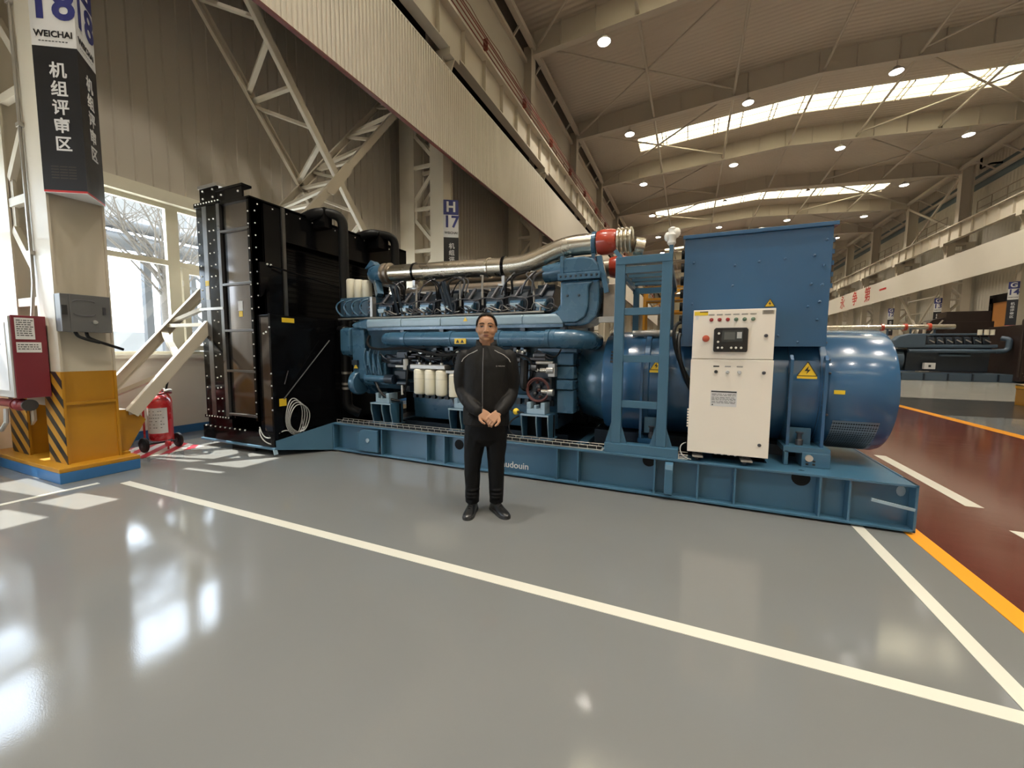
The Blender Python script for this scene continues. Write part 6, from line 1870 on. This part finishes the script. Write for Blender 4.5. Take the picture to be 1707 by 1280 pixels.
# ---- yellow gantry far down the hall
gt = thing('yellow_gantry', 'yellow steel gantry far down the hall seen through the ladder', 'gantry', (-2.5, 46, 0))
for x in (-4.6, -0.4):
    for y in (45, 47.5):
        MB().box(x - 0.12, x + 0.12, y - 0.12, y + 0.12, 0, 8.2).build('post', 'yellow', gt)
for z in (5.6, 6.9, 8.1):
    for y in (45, 47.5):
        MB().box(-4.6, -0.4, y - 0.1, y + 0.1, z - 0.12, z + 0.12).build('beam', 'yellow', gt)
MB().box(-4.6, -0.4, 45, 47.5, 6.95, 7.0).build('deck', 'railing', gt)
MB().beam((-4.6, 45, 5.6), (-0.4, 45, 8.1), 0.1, 0.1).build('brace', 'yellow', gt)

# ================================================================ OUTSIDE THE WINDOWS
M['concrete'] = mat('pale_concrete', (0.6, 0.59, 0.56), 0.8, var=0.1, scale=1)
M['facade'] = mat('white_facade', (0.82, 0.82, 0.80), 0.7, var=0.05)
M['facadegrey'] = mat('grey_facade_band', (0.16, 0.165, 0.17), 0.6, var=0.2, scale=2)
M['rack'] = mat('rack_grey', (0.05, 0.053, 0.058), 0.6)
M['bark'] = mat('pale_bark', (0.08, 0.07, 0.06), 0.8, var=0.3, scale=20)
go = MB().box(-60, XW - 0.2, -30, 60, -0.12, -0.02).build('ground', 'concrete')
go['kind'] = 'structure'
ob = thing('building_outside', 'low white building with grey windows seen through the near window', 'building', (-20, 8, 0))
MB().box(-26, -19, -14, 40, 0, 3.4).build('wall', 'facade', ob)
for i in range(12):
    y = -10 + i * 4.2
    MB().box(-19.0, -18.94, y, y + 3.0, 0.9, 2.0).build('window', 'facadegrey', ob)
pk = thing('pipe_rack', 'grey pipe rack with lattice posts outside the near window', 'pipe rack', (-14.5, 6, 0))
for y in (2.2, 6.6, 11.5):
    for dx in (0, 0.9):
        MB().box(-14.6 + dx - 0.09, -14.6 + dx + 0.09, y - 0.09, y + 0.09, -0.02, 4.1).build('post', 'rack', pk)
        MB().box(-14.6 + dx - 0.07, -14.6 + dx + 0.07, y + 1.2 - 0.07, y + 1.2 + 0.07, -0.02, 4.1).build('post', 'rack', pk)
    for z in (0.8, 2.0, 3.2):
        MB().beam((-13.7, y, z), (-13.7, y + 1.2, z), 0.08, 0.08).build('bar', 'rack', pk)
        MB().beam((-13.7, y, z), (-13.7, y + 1.2, z + 1.1), 0.06, 0.06).build('lattice_bar', 'rack', pk)
        MB().beam((-13.7, y + 1.2, z), (-13.7, y, z + 1.1), 0.06, 0.06).build('lattice_bar', 'rack', pk)
for z, r_ in ((4.3, 0.22), (4.75, 0.16)):
    MB().cyl((-14.2, -8, z), (-14.2, 24, z), r_, n=14).build('pipe', 'rack', pk, True)
br_ = thing('facade_band_frame', 'pale grey lattice frame added for the upper facade band outside the near window', 'lattice frame', (-18, 5, 0))  # open frame added for the grey facade band, leaves bright sky below
for i in range(13):
    y = -12 + i * 3.0
    MB().box(-17.1, -17.0, y, y + 0.1, 5.7, 7.1).build('upright', 'facadegrey', br_)
    MB().beam((-17.05, y, 5.75), (-17.05, y + 3.0, 7.05), 0.06, 0.08).build('lattice_bar', 'facadegrey', br_)
for z in (5.65, 7.1):
    MB().box(-17.15, -16.95, -12, 27, z - 0.1, z + 0.1).build('chord', 'facadegrey', br_)
MB().box(-17.6, -17.5, -12, 27, 5.8, 6.7).build('sheeting', 'facadegrey', br_)
for y in (-12, 0.0, 14, 26.8):
    MB().box(-17.4, -17.1, y, y + 0.3, -0.02, 5.6).build('leg', 'facadegrey', br_)
tr_ = thing('bare_tree', 'bare tree with pale branches outside the near window', 'tree', (-11.4, 5.55, 0))
random.seed(12)
MB().tube([(-11.4, 5.55, -0.02), (-11.38, 5.58, 1.2), (-11.42, 5.52, 2.6), (-11.4, 5.56, 3.4)], [0.16, 0.13, 0.11, 0.08], 10).build('trunk', 'bark', tr_, True)
for i in range(26):
    z0 = random.uniform(2.4, 3.6)
    a = random.uniform(0, 6.28); l_ = random.uniform(1.2, 2.6)
    p = Vector((-11.4, 5.55, z0)); dv = Vector((0.5 * math.cos(a), math.sin(a), random.uniform(0.7, 1.6))).normalized()
    pts = [p]
    for k in range(4):
        p = p + dv * l_ / 4; dv = (dv + Vector((random.uniform(-.25, .25), random.uniform(-.25, .25), 0.1))).normalized(); pts.append(p)
    b_ = MB().tube(pts, [0.035, 0.025, 0.018, 0.012, 0.006], 6).build('branch', 'bark', tr_, True)
    tw = MB()
    for k in range(5):
        o_ = pts[random.randint(1, 3)]; dd = Vector((random.uniform(-.5, .5), random.uniform(-1, 1), random.uniform(0, 1))).normalized()
        tw.tube([o_, o_ + dd * 0.35, o_ + dd * 0.6 + Vector((0, 0, 0.12))], [0.010, 0.007, 0.004], 5)
    tw.build('twigs', 'bark', b_)
